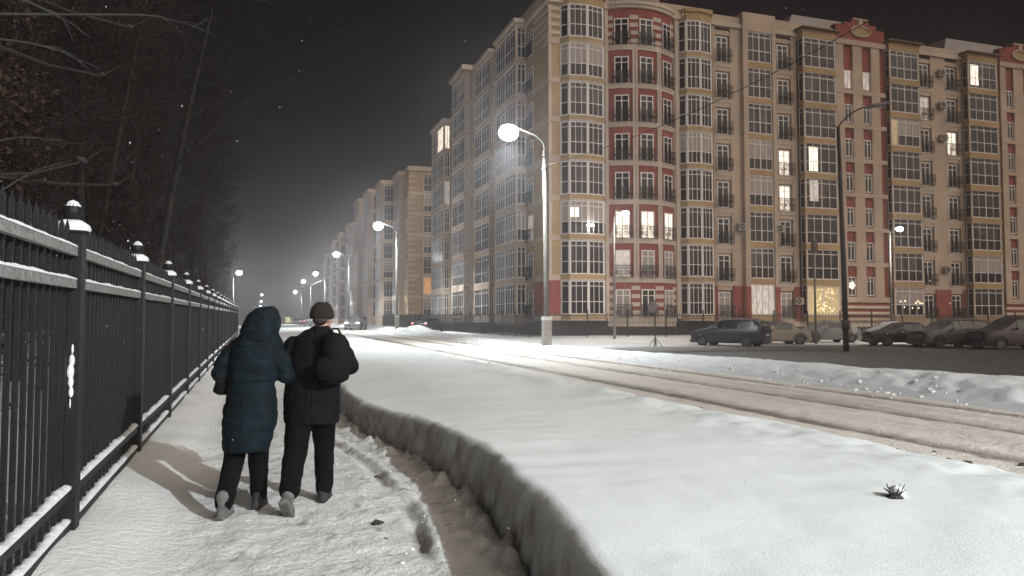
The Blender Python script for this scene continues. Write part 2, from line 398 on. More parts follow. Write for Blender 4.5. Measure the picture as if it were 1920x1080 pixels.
# ------------------------------------------------------------------ near iron fence
NP = 19; SP = 3.22; S0 = 6.2; FX = -1.25
def fence():
    root = thing('iron_fence', 'tall black iron picket fence with snow-covered rails along the left of the pavement', 'fence', (FX, 0, 0))
    post0 = None
    for i in range(-2, NP-1):
        s = S0 + SP*i; g0 = T(s) - .12
        if post0 is None:
            p = MB(); p.box(-.078, .078, -.078, .078, 0, 2.33)
            p.box(-.092, .092, -.092, .092, 2.325, 2.345)
            post0 = p.build('post', 'iron', root)
            q = MB(); q.lathe([(0.001, 0), (.02, .0), (.02, .02), (.045, .035), (.062, .07), (.062, .10), (.045, .135), (.001, .152)], 14)
            q.build('ball_finial', 'iron', post0, (0, 0, 2.40), smooth=True)
            q = MB(); q.lathe([(.055, 0), (.052, .02), (.030, .05), (.001, .062)], 12); q.build('snow_cap', 'cap', post0, (0, 0, 2.505), smooth=True)
            q = MB()
            n = 12; prof = [(.108, .0), (.114, .02), (.103, .05), (.06, .078), (.001, .085)]
            for r, z in prof: pass
            vs = []; fs = []
            for r, z in prof:
                for k in range(16):
                    a = 2*pi*k/16; c, d = cos(a), sin(a); e = (abs(c)**5 + abs(d)**5) ** (-1/5)
                    rr = r*min(e, 1.3)*(1+.05*nz(k*2.1, z*20)); vs.append((rr*c, rr*d, z))
            for j in range(len(prof)-1):
                for k in range(16): k2 = (k+1) % 16; fs.append((j*16+k, j*16+k2, (j+1)*16+k2, (j+1)*16+k))
            q.add(vs, fs); q.build('snow_cushion', 'cap', post0, (0, 0, 2.340), smooth=True)
            post0.location = (0, s, g0); cur = post0
        else:
            cur = copy_tree(post0, root); cur.location = (0, s, g0)
        if i == 0 or i == 3:
            q = MB(); pts = [(.03, -.08, 1.12), (.034, -.082, 1.2), (.03, -.08, 1.27), (.028, -.084, 1.34), (.034, -.08, 1.42), (.036, -.078, 1.5)] if i == 0 else [(.062, .0, .3+.2*k) for k in range(8)]
            rad = [.006, .018, .020, .026, .020, .010] if i == 0 else [.012]*8
            [q.ell(p_, (r_*(.9+.3*nz(p_[2]*9, 1)), r_*.4+.006, max(.035, r_*2.2)), 10, 7) for p_, r_ in zip(pts, rad)] if i == 0 else q.tube(pts, rad, 8); q.build('snow_patch', 'cap', cur, smooth=True)
    # panels between posts, following the rise
    k = T(10)/10
    for i in range(-2, NP-2):
        s = S0 + SP*i; L = SP - .156
        r = random.Random(i)
        pm = MB(); n = 19
        for j in range(n):
            y = (j+.5)*L/n
            z0 = .02 + k*y; zt = 2.34 + k*y
            pm.box(-.014, .013, y-.015, y+.015, z0, zt)
            pm.add([(-.012,y-.012,zt),(.012,y-.012,zt),(.012,y+.012,zt),(-.012,y+.012,zt),(0,y,zt+.06)], [(0,1,4),(1,2,4),(2,3,4),(3,0,4)])
        g0 = T(s) - .10
        pan = pm.build('picket_panel', 'iron', root, (0, s+.078, g0))
        for z, hh in ((2.14, .065), (1.91, .065), (.45, .065), (.22, .065)):
            rm = MB(); y0, y1 = -.0, L
            x0, x1 = .013, .053
            vs = []
            rm.add([(x0,y0,z),(x1,y0,z),(x1,y1,z+k*y1),(x0,y1,z+k*y1),(x0,y0,z+hh),(x1,y0,z+hh),(x1,y1,z+hh+k*y1),(x0,y1,z+hh+k*y1)],
                   [(3,2,1,0),(4,5,6,7),(0,1,5,4),(1,2,6,5),(2,3,7,6),(3,0,4,7)])
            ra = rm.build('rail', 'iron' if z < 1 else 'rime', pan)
            # snow lying on the rail, scalloped between the pickets
            sm = MB(); m = 76; a = []; 
            for q in range(m+1):
                y = L*q/m; ph = (y/(L/n)) % 1.0
                hsn = (.021 + .016*nz(y*3, i*1.7, z) + .008*nz(y*9, i*3.7, z)) * (.72 + .28*sin(pi*ph)) * (1.35 if z < 1 else 1)
                zz = z + hh + k*y
                a.append([(x0-.028, y, zz-.002), (x0-.03, y, zz+hsn*.7), (lerp(x0, x1, .35), y, zz+hsn), (x1+.002, y, zz+hsn*.5), (x1+.004, y, zz-.004)])
            vs = [v for r_ in a for v in r_]; fs = []
            for q in range(m):
                for c in range(4): fs.append((q*5+c, (q+1)*5+c, (q+1)*5+c+1, q*5+c+1))
            fs.append((0,1,2,3,4)); fs.append(tuple(m*5+c for c in range(5))[::-1])
            sm.add(vs, fs); sm.build('rail_snow', 'cap', ra, smooth=True)
fence()

# ------------------------------------------------------------------ buildings
# local frame of a window: x along the wall, -y outwards, z up, origin at bottom centre
def flat_window(wd, ht, cols, rows, fw=.085, bar=.055, slot0=0):
    """returns (frame mesh, pane mesh). rows: fractions of height of the horizontal bars"""
    f = MB()
    f.box(-wd/2, wd/2, -.07, 0, 0, fw); f.box(-wd/2, wd/2, -.07, 0, ht-fw, ht)
    f.box(-wd/2, -wd/2+fw, -.07, 0, fw, ht-fw); f.box(wd/2-fw, wd/2, -.07, 0, fw, ht-fw)
    for i in range(1, cols):
        x = -wd/2 + wd*i/cols; t = bar*(1.5 if (cols % 2 == 0 and i == cols//2) else .8)
        f.box(x-t/2, x+t/2, -.062, 0, fw, ht-fw)
    for r in rows: f.box(-wd/2+fw, wd/2-fw, -.066, 0, ht*r-bar/2, ht*r+bar/2)
    p = MB(); r0 = rows[0] if rows else 0
    zc = ht*r0
    if r0 and r0 < .6:
        p.box(-wd/2+.02, wd/2-.02, -.028, -.004, .02, zc, 1); p.box(-wd/2+.02, wd/2-.02, -.028, -.004, zc, ht-.02, 0)
    else: p.box(-wd/2+.02, wd/2-.02, -.028, -.004, .02, ht-.02, slot0)
    return mesh_of(f, 'window', ['pvc']), p
def mesh_of(mb, name, mats):
    me = bpy.data.meshes.new(name); me.from_pydata(mb.v, [], mb.f)
    for m in mats: me.materials.append(M[m])
    me.polygons.foreach_set('material_index', mb.m); me.update(); return me
def facet_window(pts, ht, cols, rows=(.38, .84), fw=.085, bar=.055):
    """glazing along a polyline of plan points; cols[i] panes on facet i"""
    f = MB(); p = MB()
    for i in range(len(pts)-1):
        a = Vector((*pts[i], 0)); b_ = Vector((*pts[i+1], 0)); d = b_-a; L = d.length; d.normalize()
        ang = atan2(d.y, d.x); mt = Matrix.Translation(a) @ Matrix.Rotation(ang, 4, 'Z')
        s0 = len(f.v); s1 = len(p.v)
        f.box(0, L, -.07, 0, 0, fw); f.box(0, L, -.07, 0, ht-fw, ht)
        f.box(0, fw*1.1, -.075, 0, fw, ht-fw); f.box(L-fw*1.1, L, -.075, 0, fw, ht-fw)
        for q in range(1, cols[i]):
            x = L*q/cols[i]; f.box(x-bar*.4, x+bar*.4, -.062, 0, fw, ht-fw)
        for r in rows: f.box(fw, L-fw, -.066, 0, ht*r-bar/2, ht*r+bar/2)
        z = ht*rows[0]
        p.box(.01, L-.01, -.028, -.004, .02, z, 1); p.box(.01, L-.01, -.028, -.004, z, ht-.02, 0)
        f.xform(mt, s0); p.xform(mt, s1)
    return mesh_of(f, 'bay_window', ['pvc']), p
pane_cache = {}
def pane_mesh(key, pmb, kind):
    k = (key, kind)
    if k not in pane_cache:
        mm = {'dark': ('glass', 'glass_low'), 'curtain': ('curtain', 'curtain' if key in ('W2', 'WN') else 'glass_low')}.get(kind) or (kind, kind)
        pane_cache[k] = mesh_of(pmb, 'pane', mm)
    return pane_cache[k]
def put_window(key, fm, pmb, loc, rz, parent, kind='dark', name='window', lit_part=None):
    o = link(name, fm, parent, loc, rz)
    link('pane', pane_mesh(key, pmb, kind), o)
    if kind != 'dark' and kind != 'curtain': o['label'] = 'window lit from inside'
    return o
# railing prototype mesh (french balcony): width w
rail_cache = {}
def railing_mesh(wd=1.45, ht=1.05, dp=.28, base='balcony_railing'):
    k = (wd, ht, dp)
    if k in rail_cache: return rail_cache[k]
    r = MB(); x0, x1 = -wd/2, wd/2
    r.box(x0, x1, -dp, -dp+.035, ht-.04, ht); r.box(x0, x1, -dp, -dp+.03, .06, .09); r.box(x0, x1, -dp, -dp+.025, ht-.24, ht-.215)
    for x in (x0, x1-.03): r.box(x, x+.03, -dp+.035, 0, ht-.04, ht-.005); r.box(x, x+.03, -dp+.03, 0, .06, .085)
    n = int(wd/.115)
    for i in range(n+1):
        x = x0 + (wd-.025)*i/n; bl = -dp - .05*sin(pi*.3)
        r.box(x, x+.034, -dp+.003, -dp+.022, .09, ht-.04)
    for sx in (-1, 1):
        for i in range(4):
            cx = sx*wd*(.12+.1*i); r.tube([(cx+.07*cos(a), -dp-.012, .48+.13*sin(a)) for a in [2*pi*q/8 for q in range(9)]], .018, 4, cap=False)
    rail_cache[k] = mesh_of(r, base, ['iron_far']); return rail_cache[k]
def ac_mesh():
    if 'ac' in rail_cache: return rail_cache['ac']
    r = MB(); r.box(-.4, .4, -.42, -.12, 0, .58); r.box(-.3, -.26, -.12, 0, -.05, .02); r.box(.26, .3, -.12, 0, -.05, .02)
    r.tube([(-.1, -.425, .29), (-.1, -.435, .29)], .24, 20, 1); r.tube([(-.1, -.430, .29), (-.1, -.445, .29)], .08, 12, 0)
    rail_cache['ac'] = mesh_of(r, 'air_conditioner', ['ac', 'dark']); return rail_cache['ac']

FZ = 2.35; FH = 3.0; WH = 2.53
W4 = flat_window(2.35, WH, 4, (.38, .84)); W4b = flat_window(3.0, WH, 4, (.38, .84)); W5 = flat_window(2.2, WH, 4, (.38, .84))
W2 = flat_window(1.12, 2.15, 2, (.78,), slot0=1); WN = flat_window(.80, 1.62, 2, (.78,), slot0=1); WS = flat_window(.62, WH, 1, (.38, .84)); W3 = flat_window(1.5, WH, 3, (.38, .84))
TY = {'W4': W4, 'W4b': W4b, 'W5': W5, 'W2': W2, 'WN': WN, 'WS': WS, 'W3': W3}
def win(key, loc, rz, parent, kind='dark'):
    fm, pm = TY[key]; return put_window(key, fm, pm, loc, rz, parent, kind)

def bay_plan(x0, x1, p, side=.24):
    w_ = x1-x0; return [(x0, 0), (x0+w_*.12, -p*.72), (x0+w_*.5, -p), (x0+w_*.88, -p*.72), (x1, 0)]

SEPARATE = {'bay_spandrel', 'belt_course', 'pilaster', 'spandrel', 'cornice', 'parapet', 'chimney', 'roof', 'gable', 'pier', 'bay_core', 'wall_panel', 'wall', 'plinth', 'reveal', 'bay_ledge', 'tower_wall'}
class Block:
    """a building: its walls by colour go into one mesh per kind of wall part"""
    def __init__(s, root): s.root = root; s.mb = {}
    def w(s, name, m):
        k = (name, m)
        if k not in s.mb: s.mb[k] = MB()
        return s.mb[k]
    def flush(s):
        for (name, m), mb in s.mb.items():
            if name in SEPARATE and 1 < len(mb.pieces) <= 100:
                for v, f in mb.pieces:
                    q = MB(); q.add(v, f); q.build(name, m, s.root)
            else: mb.build(name, m, s.root)

# ---------- corner block (round red tower), local frame: origin at the corner, x along the right facade, y = world y
A = thing('apartment_building', 'corner apartment block with a rounded red and cream striped tower', 'apartment building', (XC, YC, 0))
BA = Block(A)
TOP = FZ + FH*8 + .0    # 26.35
# core
BA.w('wall', 'ochre').poly([(0, 0), (14.3, 0), (14.3, 14), (0, 14)], .2, TOP-.2)
BA.w('plinth', 'plinth').box(-.05, 14.25, -.06, .0, .1, 2.2); BA.w('plinth', 'plinth').box(-.06, 0, 0, 12, .1, 2.2)
# corner piece: cream quoins and belts over ochre, red at the bottom
for k in range(8):
    z = FZ + FH*k
    BA.w('belt_course', 'cream').box(-.10, .86, -.10, 0, z-.45, z-.02); BA.w('belt_course', 'cream').box(-.10, 0, .0, 3.1, z-.45, z-.02)
    BA.w('corner_stone', 'cream2').box(-.055, .18, -.055, 0, z, z+FH-.47) if k else BA.w('wall_panel', 'red').box(-.06, .86, -.06, 0, z-.02, z+FH-.47)
    if k == 0: BA.w('wall_panel', 'red').box(-.06, 0, .0, 3.1, z-.02, z+FH-.47)
    if k == 7:
        for q in range(4): BA.w('corner_stone', 'cream2').box(-.09, .86, -.09, 0, z+.25+q*.62, z+.55+q*.62); BA.w('corner_stone', 'cream2').box(-.09, 0, 0, 3.1, z+.25+q*.62, z+.55+q*.62)
# glazed faceted bays
def faceted_bay(B, x0, x1, p, kinds, key, top_cap='ochre'):
    pl = bay_plan(x0, x1, p); outer = bay_plan(x0-.05, x1+.05, p+.10)
    inner = [(x, y+.03) for x, y in pl]
    fm, pm = facet_window(pl, WH, (1, 3, 3, 1))
    for k in range(8):
        z = FZ + FH*k
        B.w('bay_spandrel', 'ochre').poly(outer + [(x1, .05), (x0, .05)][:0], z-.36, z)
        B.w('bay_ledge', 'cream2').poly(bay_plan(x0-.07, x1+.07, p+.16), z-.46, z-.36)
        put_window(key, fm, pm, (0, 0, z), 0, B.root, kinds.get(k+1, 'dark'), 'bay_window')
    zt = FZ + FH*8
    B.w('bay_spandrel', top_cap).poly(outer, zt-.47, zt+.2); B.w('bay_ledge', 'ochre').poly(bay_plan(x0-.16, x1+.16, p+.3), zt+.2, zt+.45)
    B.w('bay_core', 'plinth').poly([(x, y*.9+.0) for x, y in bay_plan(x0+.1, x1-.1, p)], FZ-.3, zt-.4)
    B.w('bay_spandrel', 'ochre').poly(outer, 1.9, FZ-.4)
faceted_bay(BA, .95, 4.6, .85, {3: 'curtain', 2: 'dark', 7: 'curtain'}, 'bayA1')
faceted_bay(BA, 11.15, 14.1, .8, {1: 'dark', 5: 'curtain'}, 'bayA2')
# lit lamp and window part inside the third-floor bay
q = MB(); q.box(1.42, 1.70, -.70, -.66, FZ+6+1.3, FZ+6+2.0, 0); q.box(1.76, 2.06, -.78, -.74, FZ+6+1.3, FZ+6+2.0, 0); q.build('lit_inner_window', 'lit_white', A)
q = MB(); q.ell((2.92, -1.0, FZ+6+.66), (.28, .05, .10), 12, 8); q.build('wall_lamp', 'lamp_small', A)
BA.w('pier', 'cream2').box(4.62, 4.86, -.14, 0, FZ-.3, TOP)
BA.w('pier', 'cream2').box(10.75, 11.08, -.14, 0, FZ-.3, TOP)
# the round tower
tc_, tR, ta = 7.72, 4.55, 40
cyy = tR*cos(radians(ta))
def arc(r, a0=-ta, a1=ta, n=16): return [(tc_ + r*sin(radians(lerp(a0, a1, i/n))), cyy - r*cos(radians(lerp(a0, a1, i/n)))) for i in range(n+1)]
def arcslab(B, nm, m, r0, r1, z0, z1, a0=-ta, a1=ta, n=16):
    o_ = arc(r1, a0, a1, n); i_ = arc(r0, a0, a1, n); n += 1
    vs = [(x,y,z0) for x,y in o_] + [(x,y,z0) for x,y in i_] + [(x,y,z1) for x,y in o_] + [(x,y,z1) for x,y in i_]; fs = []
    for i in range(n-1):
        fs += [(i, i+1, 2*n+i+1, 2*n+i), (n+i+1, n+i, 3*n+i, 3*n+i+1), (2*n+i, 2*n+i+1, 3*n+i+1, 3*n+i), (i+1, i, n+i, n+i+1)]
    fs += [(0, 2*n, 3*n, n), (n-1, 2*n-1, 4*n-1, 3*n-1)]
    B.w(nm, m).add(vs, fs)
arcslab(BA, 'tower_wall', 'red', .6, tR, FZ-.5, TOP+.1)
wina = (-25.5, -1, 25.5)
for k in range(8):
    z = FZ + FH*k
    arcslab(BA, 'belt_course', 'cream2', tR, tR+.10, z-.55, z-.12)
    if 0 < k < 7:
        for a in (-39.6, -14.2, -11.2, 11.8, 14.6, 38.2):
            wd = 2.0 if abs(a) < 30 else 1.4
            arcslab(BA, 'pilaster', 'cream2', tR+.0, tR+.14, z-.12, z+FH-.55, a-wd*.5, a+wd*.5, 3)
        arcslab(BA, 'tower_wall', 'cream', tR, tR+.05, z-.12, z+FH-.55, -13.6, -11.8, 2)
        arcslab(BA, 'tower_wall', 'cream', tR, tR+.05, z-.12, z+FH-.55, 12.2, 14.2, 2)
    else:
        for q in range(4):
            for (a0, a1) in ((-39.8, -33.5), (-17.5, -9), (7, 17.5), (33.5, 39.8)):
                arcslab(BA, 'stripe', 'cream2', tR, tR+.06, z+.0+q*.62, z+.32+q*.62, a0, a1, 4)
    kinds = {2: ['lit_white', 'lit_white', 'lit_white'], 1: ['lit_pale', 'curtain', 'curtain']}.get(k, ['dark']*3)
    if k == 0: kinds = ['curtain', 'dark', 'curtain']
    for a, kd in zip(wina, kinds):
        r = tR + .012; x = tc_ + r*sin(radians(a)); y = cyy - r*cos(radians(a))
        win('W2', (x, y, z-.22), radians(a), A, kd)
        rr = tR + .02; link('balcony_railing', railing_mesh(), A, (tc_ + rr*sin(radians(a)), cyy - rr*cos(radians(a)), z-.28), radians(a))
arcslab(BA, 'cornice', 'cream2', .5, tR+.30, TOP+.0, TOP+.25); arcslab(BA, 'cornice', 'cream2', .5, tR+.18, TOP-.25, TOP+.0)
arcslab(BA, 'parapet', 'red', .5, tR+.0, TOP+.25, TOP+.45)
arcslab(BA, 'plinth', 'plinth', .5, tR+.12, .1, FZ-.9); arcslab(BA, 'belt_course', 'cream2', .5, tR+.06, FZ-.9, FZ-.5)
# left face of the corner block (along the street), windows face -x
RZL = -pi/2
def left_bay(B, y0, y1, p, x0=0, zt=None, floors=8, units=2, kinds={}, near='W3', nearw=None, col_='cream', spx='cream'):
    """box bay projecting from a wall whose face is x = x0, between y0 and y1 by p"""
    zt = zt or FZ + FH*floors
    B.w('bay_core', 'cream').box(x0-p+.10, x0, y0+.08, y1-.08, 1.6, zt-.3)
    wl = y1-y0
    for k in range(floors+1):
        z = FZ + FH*k
        B.w('bay_spandrel', spx).box(x0-p, x0+.0, y0, y1, z-.47, z-.002 if k < floors else z-.1)
        B.w('bay_ledge', 'cream2').box(x0-p-.06, x0, y0-.06, y1+.06, z-.53, z-.472)
    for c in (0, 1): B.w('bay_post', col_).box(x0-p-.01, x0-p+.14, (y0-.01 if c == 0 else y1-.13), (y0+.14 if c == 0 else y1+.01), FZ, zt-.47)
    wu = (wl-.3)/units
    key = 'L%.2f' % wu; fm, pm = TY.setdefault(key, flat_window(wu-.06, WH, max(2, int(wu/.62)), (.38, .84)))
    nk = 'N%.2f' % p; 
    TY.setdefault(nk, flat_window(max(.4, p-.22), WH, 2 if p < 1.5 else 2, (.38, .84)))
    for k in range(floors):
        z = FZ + FH*k
        for u in range(units):
            win(key, (x0-p+.1, y0+.15+wu*(u+.5), z), RZL, B.root, kinds.get((k+1, u), 'dark'))
        win(nk, (x0-p/2+.03, y0+.09, z), 0, B.root, kinds.get((k+1, 'n'), 'dark'))
    B.w('bay_ledge', 'cream2').box(x0-p-.15, x0, y0-.15, y1+.15, zt-.1, zt+.22)
left_bay(BA, 5.0, 10.6, 1.0, units=2, kinds={(3, 'n'): 'curtain'})
for k in range(8):
    z = FZ + FH*k
    win('W2', (-.01, 3.95, z-.2), RZL, A, 'lit_pale' if k == 2 else 'dark')
    link('balcony_railing', railing_mesh(1.4), A, (-.01, 3.95, z-.25), RZL)
    BA.w('belt_course', 'cream').box(-.07, 0, 3.1, 5.0, z-.6, z-.3)
BA.w('cornice', 'cream2').box(-.3, 14.3, -.28, 0, TOP-.3, TOP+.3); BA.w('cornice', 'cream2').box(-.3, 0, 0, 10.6, TOP-.3, TOP+.3)
BA.w('parapet', 'cream').box(-.12, 14.3, -.12, .2, TOP+.3, TOP+.9); BA.w('parapet', 'cream').box(-.12, .2, .2, 12, TOP+.3, TOP+.9)
BA.w('roof', 'roof').box(.2, 14.2, .2, 13.8, TOP-.2, TOP+.4)
BA.w('chimney', 'cream').box(9.5, 10.8, 2.4, 3.6, TOP+.4, TOP+2.4)
BA.flush()

# ---------- right wing
Bt = thing('apartment_building', 'long cream apartment wing with red stair towers and iron balconies', 'apartment building', (XC, YC, 0))
B = Block(Bt)
X0, X1 = 14.32, 58.0
B.w('wall', 'cream').poly([(X0, .6), (X1, .6), (X1, 14), (X0, 14)], .2, TOP-.1)
B.w('plinth', 'plinth').box(X0, X1, -.02, .6, .1, FZ-.95)
B.w('belt_course', 'cream2').box(X0, X1, -.04, .6, FZ-.95, FZ-.5)
def pier(x0, x1, y=0.0, m='cream', z0=FZ-.5, z1=TOP-.1, nm='pier'): B.w(nm, m).box(x0, x1, y, .6, z0, z1)
def french_col(x0, x1, xc, kinds={}, back='cream', acs=()):
    """window column: recessed back panel, deep reveals, railing in front"""
    pier(x0, xc-.72); pier(xc+.72, x1)
    for k in range(8):
        z = FZ + FH*k; m = 'red' if k == 0 else back
        B.w('wall_panel', m).box(xc-.72, xc+.72, .22, .6, z-.5, z+FH-.5)
        if k == 0:
            B.w('wall_panel', 'red').box(x0, xc-.72, -.05, 0, z-.5, z+FH-.62); B.w('wall_panel', 'red').box(xc+.72, x1, -.05, 0, z-.5, z+FH-.62)
        B.w('spandrel', 'cream2').box(xc-.72, xc+.72, .0, .22, z-.62, z-.27); B.w('lintel', 'cream').box(xc-.72, xc+.72, .05, .22, z+2.02, z+FH-.62)
        win('W2', (xc, .215, z-.25), 0, Bt, kinds.get(k+1, 'dark'))
        link('balcony_railing', railing_mesh(1.5), Bt, (xc, -.005, z-.28), 0)
    for (ax, k) in acs: link('air_conditioner', ac_mesh(), Bt, (ax, 0, FZ+FH*k+.9))
french_col(14.32, 17.0, 15.25, {1: 'curtain'}, acs=((16.75, 2),))
# flat projecting section with a wide window
B.w('wall', 'cream').box(17.0, 20.2, -.35, .6, FZ-.5, TOP+.2) if False else None
for (xa, xb) in ((17.0, 17.45), (19.85, 20.2)): B.w('pier', 'cream').box(xa, xb, -.35, .6, FZ-.5, TOP+.2)
B.w('wall_panel', 'plinth').box(17.45, 19.85, -.1, .6, FZ-.5, TOP-.6)
for k in range(9):
    z = FZ + FH*k; B.w('spandrel', 'ochre').box(17.45, 19.85, -.30, -.1, z-.47, z-.002) if k < 8 else B.w('spandrel', 'cream').box(17.45, 19.85, -.33, -.1, z-.47, TOP+.2)
    if k < 8: win('W4', (18.65, -.16, z), 0, Bt, {1: 'lit_pale', 5: 'curtain', 4: 'curtain'}.get(k+1, 'dark'))
B.w('wall_panel', 'red').box(16.95, 17.44, -.41, -.35, FZ-.5, FZ+2.3); B.w('wall_panel', 'red').box(19.86, 20.25, -.41, -.35, FZ-.5, FZ+2.3)
B.w('parapet', 'cream').box(17.0, 20.2, -.35, .6, TOP+.2, TOP+1.05)
french_col(20.2, 22.55, 21.25, {4: 'lit_white', 5: 'lit_white', 1: 'curtain'}, acs=((22.2, 0), (20.45, 2)))
def box_bay(x0, x1, p, kinds={}, key='W4b', top=True):
    B.w('bay_core', 'plinth').box(x0+.1, x1-.1, -p+.12, .6, FZ-.4, TOP-.5)
    wd = x1-x0-.2; kk = 'B%.2f' % wd; TY.setdefault(kk, flat_window(wd, WH, 4, (.38, .84)))
    sk = 'S%.2f' % p; TY.setdefault(sk, flat_window(p-.08, WH, 1, (.38, .84)))
    for k in range(9):
        z = FZ + FH*k
        B.w('bay_spandrel', 'ochre').box(x0-.02, x1+.02, -p-.03, 0, z-.47, z-.002) if k < 8 else B.w('bay_spandrel', 'ochre').box(x0-.02, x1+.02, -p-.03, 0, z-.47, z+.25)
        if k == 8: break
        B.w('bay_ledge', 'cream').box(x0-.06, x1+.06, -p-.08, 0, z-.53, z-.472)
        win(kk, ((x0+x1)/2, -p+.10, z), 0, Bt, kinds.get(k+1, 'dark'))
        win(sk, (x0+.09, -p/2, z), RZL, Bt, 'dark')
    for x in (x0, x1-.1): B.w('bay_post', 'cream').box(x, x+.1, -p, -p+.11, FZ, TOP-.47)
    B.w('bay_ledge', 'roof').box(x0-.3, x1+.3, -p-.4, 0, TOP+.25, TOP+.33)
box_bay(22.65, 26.1, .7, {5: 'dark', 1: 'lit_warm'})
def stair_tower(x0, x1, wx, lit=()):
    """red stair tower with cream grid"""
    B.w('tower_wall', 'red').box(x0, x1, -.12, .6, FZ-.5, TOP+1.1)
    zb = FZ + .55
    # cream piers
    edges = [x0]
    for x in wx: edges += [x-.50, x+.50]
    edges += [x0 + (x1-x0)*.885, x1-.02][0:1] if x1-x0 > 4 else [x1]
    for a, c in zip(edges[0::2], edges[1::2]): B.w('pilaster', 'cream').box(a-.01, c, -.32, -.12, FZ+1.15, TOP-.4)
    for k in range(7):
        zc = 4.87 + FH*k
        B.w('belt_course', 'cream').box(x0-.02, x1, -.35, -.12, zc-1.28, zc-.92)
        for x in wx:
            win('WN', (x, -.14, zc-.80), 0, Bt, 'lit_pale' if (k, round(x)) in lit else 'dark')
            B.w('reveal', 'cream').box(x-.50, x-.41, -.30, -.125, zc-.92, zc+.82); B.w('reveal', 'cream').box(x+.41, x+.50, -.30, -.125, zc-.92, zc+.82)
    B.w('belt_course', 'cream').box(x0-.06, x1+.04, -.42, -.12, TOP-.45, TOP+.0)
    for q in range(4): B.w('stripe', 'cream2').box(x0-.02, x1, -.30, -.12, FZ-.42+q*.52, FZ-.18+q*.52)
    # crest: stepped gable with an oval window
    xm = (x0+x1)/2; 
    B.w('gable', 'red').box(x0, x1, -.30, .3, TOP+.0, TOP+1.15); B.w('gable', 'red').box(x0+.0, x0+1.4, -.32, .3, TOP+1.15, TOP+1.3)
    B.w('gable', 'red').box(xm-1.75, xm+1.75, -.31, .3, TOP+1.15, TOP+1.55); B.w('gable', 'red').box(xm-.95, xm+.95, -.32, .28, TOP+1.55, TOP+1.85)
    B.w('gable_trim', 'cream').box(xm-.22, xm+.22, -.42, -.33, TOP+1.35, TOP+1.85)
    B.w('gable_trim', 'cream').box(xm-.8, xm+.8, -.40, .3, TOP+1.85, TOP+1.98)
    ov = [(xm+1.0*cos(a), -.36, TOP+.85+.45*sin(a)) for a in [2*pi*i/24 for i in range(25)]]
    B.w('gable_trim', 'cream').tube(ov, .10, 6, cap=False)
    q = MB(); q.add([(xm+.95*cos(2*pi*i/24), -.335, TOP+.85+.4*sin(2*pi*i/24)) for i in range(24)], [tuple(range(24))[::-1]]); 
    q.build('oval_window', 'ochre', Bt)
stair_tower(26.45, 31.75, (27.72, 29.72), {(6, 28), (6, 30)})
box_bay(31.95, 35.35, .6, {6: 'curtain', 1: 'curtain'})
french_col(35.45, 38.0, 36.55, {7: 'lit_pale'})
french_col(38.0, 40.8, 39.75, {6: 'lit_white'}, back='ochre', acs=((38.35, 7), (38.35, 6), (38.35, 5), (38.4, 1)))
box_bay(40.95, 44.6, .7, {2: 'curtain'})
pier(44.6, 45.4); pier(26.1, 26.45); pier(31.75, 31.95); pier(35.35, 35.45); pier(40.8, 40.95)
stair_tower(45.4, 50.6, (46.6, 48.8), ())
french_col(50.6, 54.2, 52.4)
pier(54.2, 58)
# decor in lit windows, and reflections put on the glass as glowing dots
q = MB()
for i in range(5):
    a = 2*pi*i/5; q.ell((27.72+.20*cos(a), -.23, 4.95+.20*sin(a)), (.15, .02, .15), 10, 6)
q.build('star_light', 'lit_white', Bt)
q = MB(); rr = random.Random(4)
for i in range(46): q.ell((rr.uniform(23.3, 25.4), -.72, FZ+rr.uniform(.2, 2.3)), (.03, .02, .03), 6, 4)
q.build('string_lights', 'bulb_glint', Bt)
q = MB()
for x, z in ((32.6, 1.25), (33.1, 1.3), (34.3, 1.15), (34.55, 1.3), (34.75, 1.15), (33.0, .75), (33.9, .7), (34.6, .7), (35.0, 1.1)): q.ell((x, -.60, FZ+z), (.055, .02, .055), 6, 4)
q.build('glass_reflection', 'bulb_glint', Bt)  # glowing dots added as reflected lights on the bay's glass
q = MB(); q.box(32.15, 32.75, -.535, -.531, FZ+15.1, FZ+17.3); q.build('lit_inner_window', 'lit_warm', Bt)
q = MB(); q.box(23.15, 24.05, -.635, -.631, FZ+12.15, FZ+14.2); q.build('lit_inner_window', 'lit_white', Bt)
q = MB(); q.box(23.15, 24.05, -.635, -.631, FZ+9.6, FZ+11.4); q.build('lit_inner_window', 'lit_pale', Bt)
q = MB(); q.box(41.35, 42.3, -.635, -.631, FZ+21.3, FZ+23.2); q.build('lit_inner_window', 'lit_white', Bt)
# parapets, roofs behind
B.w('cornice', 'cream2').box(X0, 17.0, -.18, .6, TOP-.3, TOP+.05); B.w('parapet', 'cream').box(X0, 17.0, -.02, .6, TOP+.05, TOP+.65)
B.w('cornice', 'cream2').box(20.2, 22.6, -.18, .6, TOP-.3, TOP+.05); B.w('parapet', 'cream').box(20.2, 26.45, .0, .6, TOP+.05, TOP+.95)
B.w('parapet', 'cream').box(31.75, 45.4, .0, .6, TOP-.1, TOP+.6); B.w('cornice', 'cream2').box(35.4, 40.9, -.18, 0, TOP-.3, TOP+.05)
B.w('parapet', 'cream').box(50.6, 58, .0, .6, TOP-.1, TOP+.6)
def mansard(x0, x1, y0=1.6, h=2.3):
    q = [(x0, y0), (x1, y0), (x1, y0+8), (x0, y0+8)]; e = 1.2
    vs = [(x, y, TOP+.0) for x, y in q] + [(x0+e*1.6, y0+e, TOP+h), (x1-e, y0+e, TOP+h), (x1-e, y0+8-e, TOP+h), (x0+e*1.6, y0+8-e, TOP+h)]
    B.w('roof', 'roof_snow').add(vs, [(3,2,1,0),(4,5,6,7),(0,1,5,4),(1,2,6,5),(2,3,7,6),(3,0,4,7)])
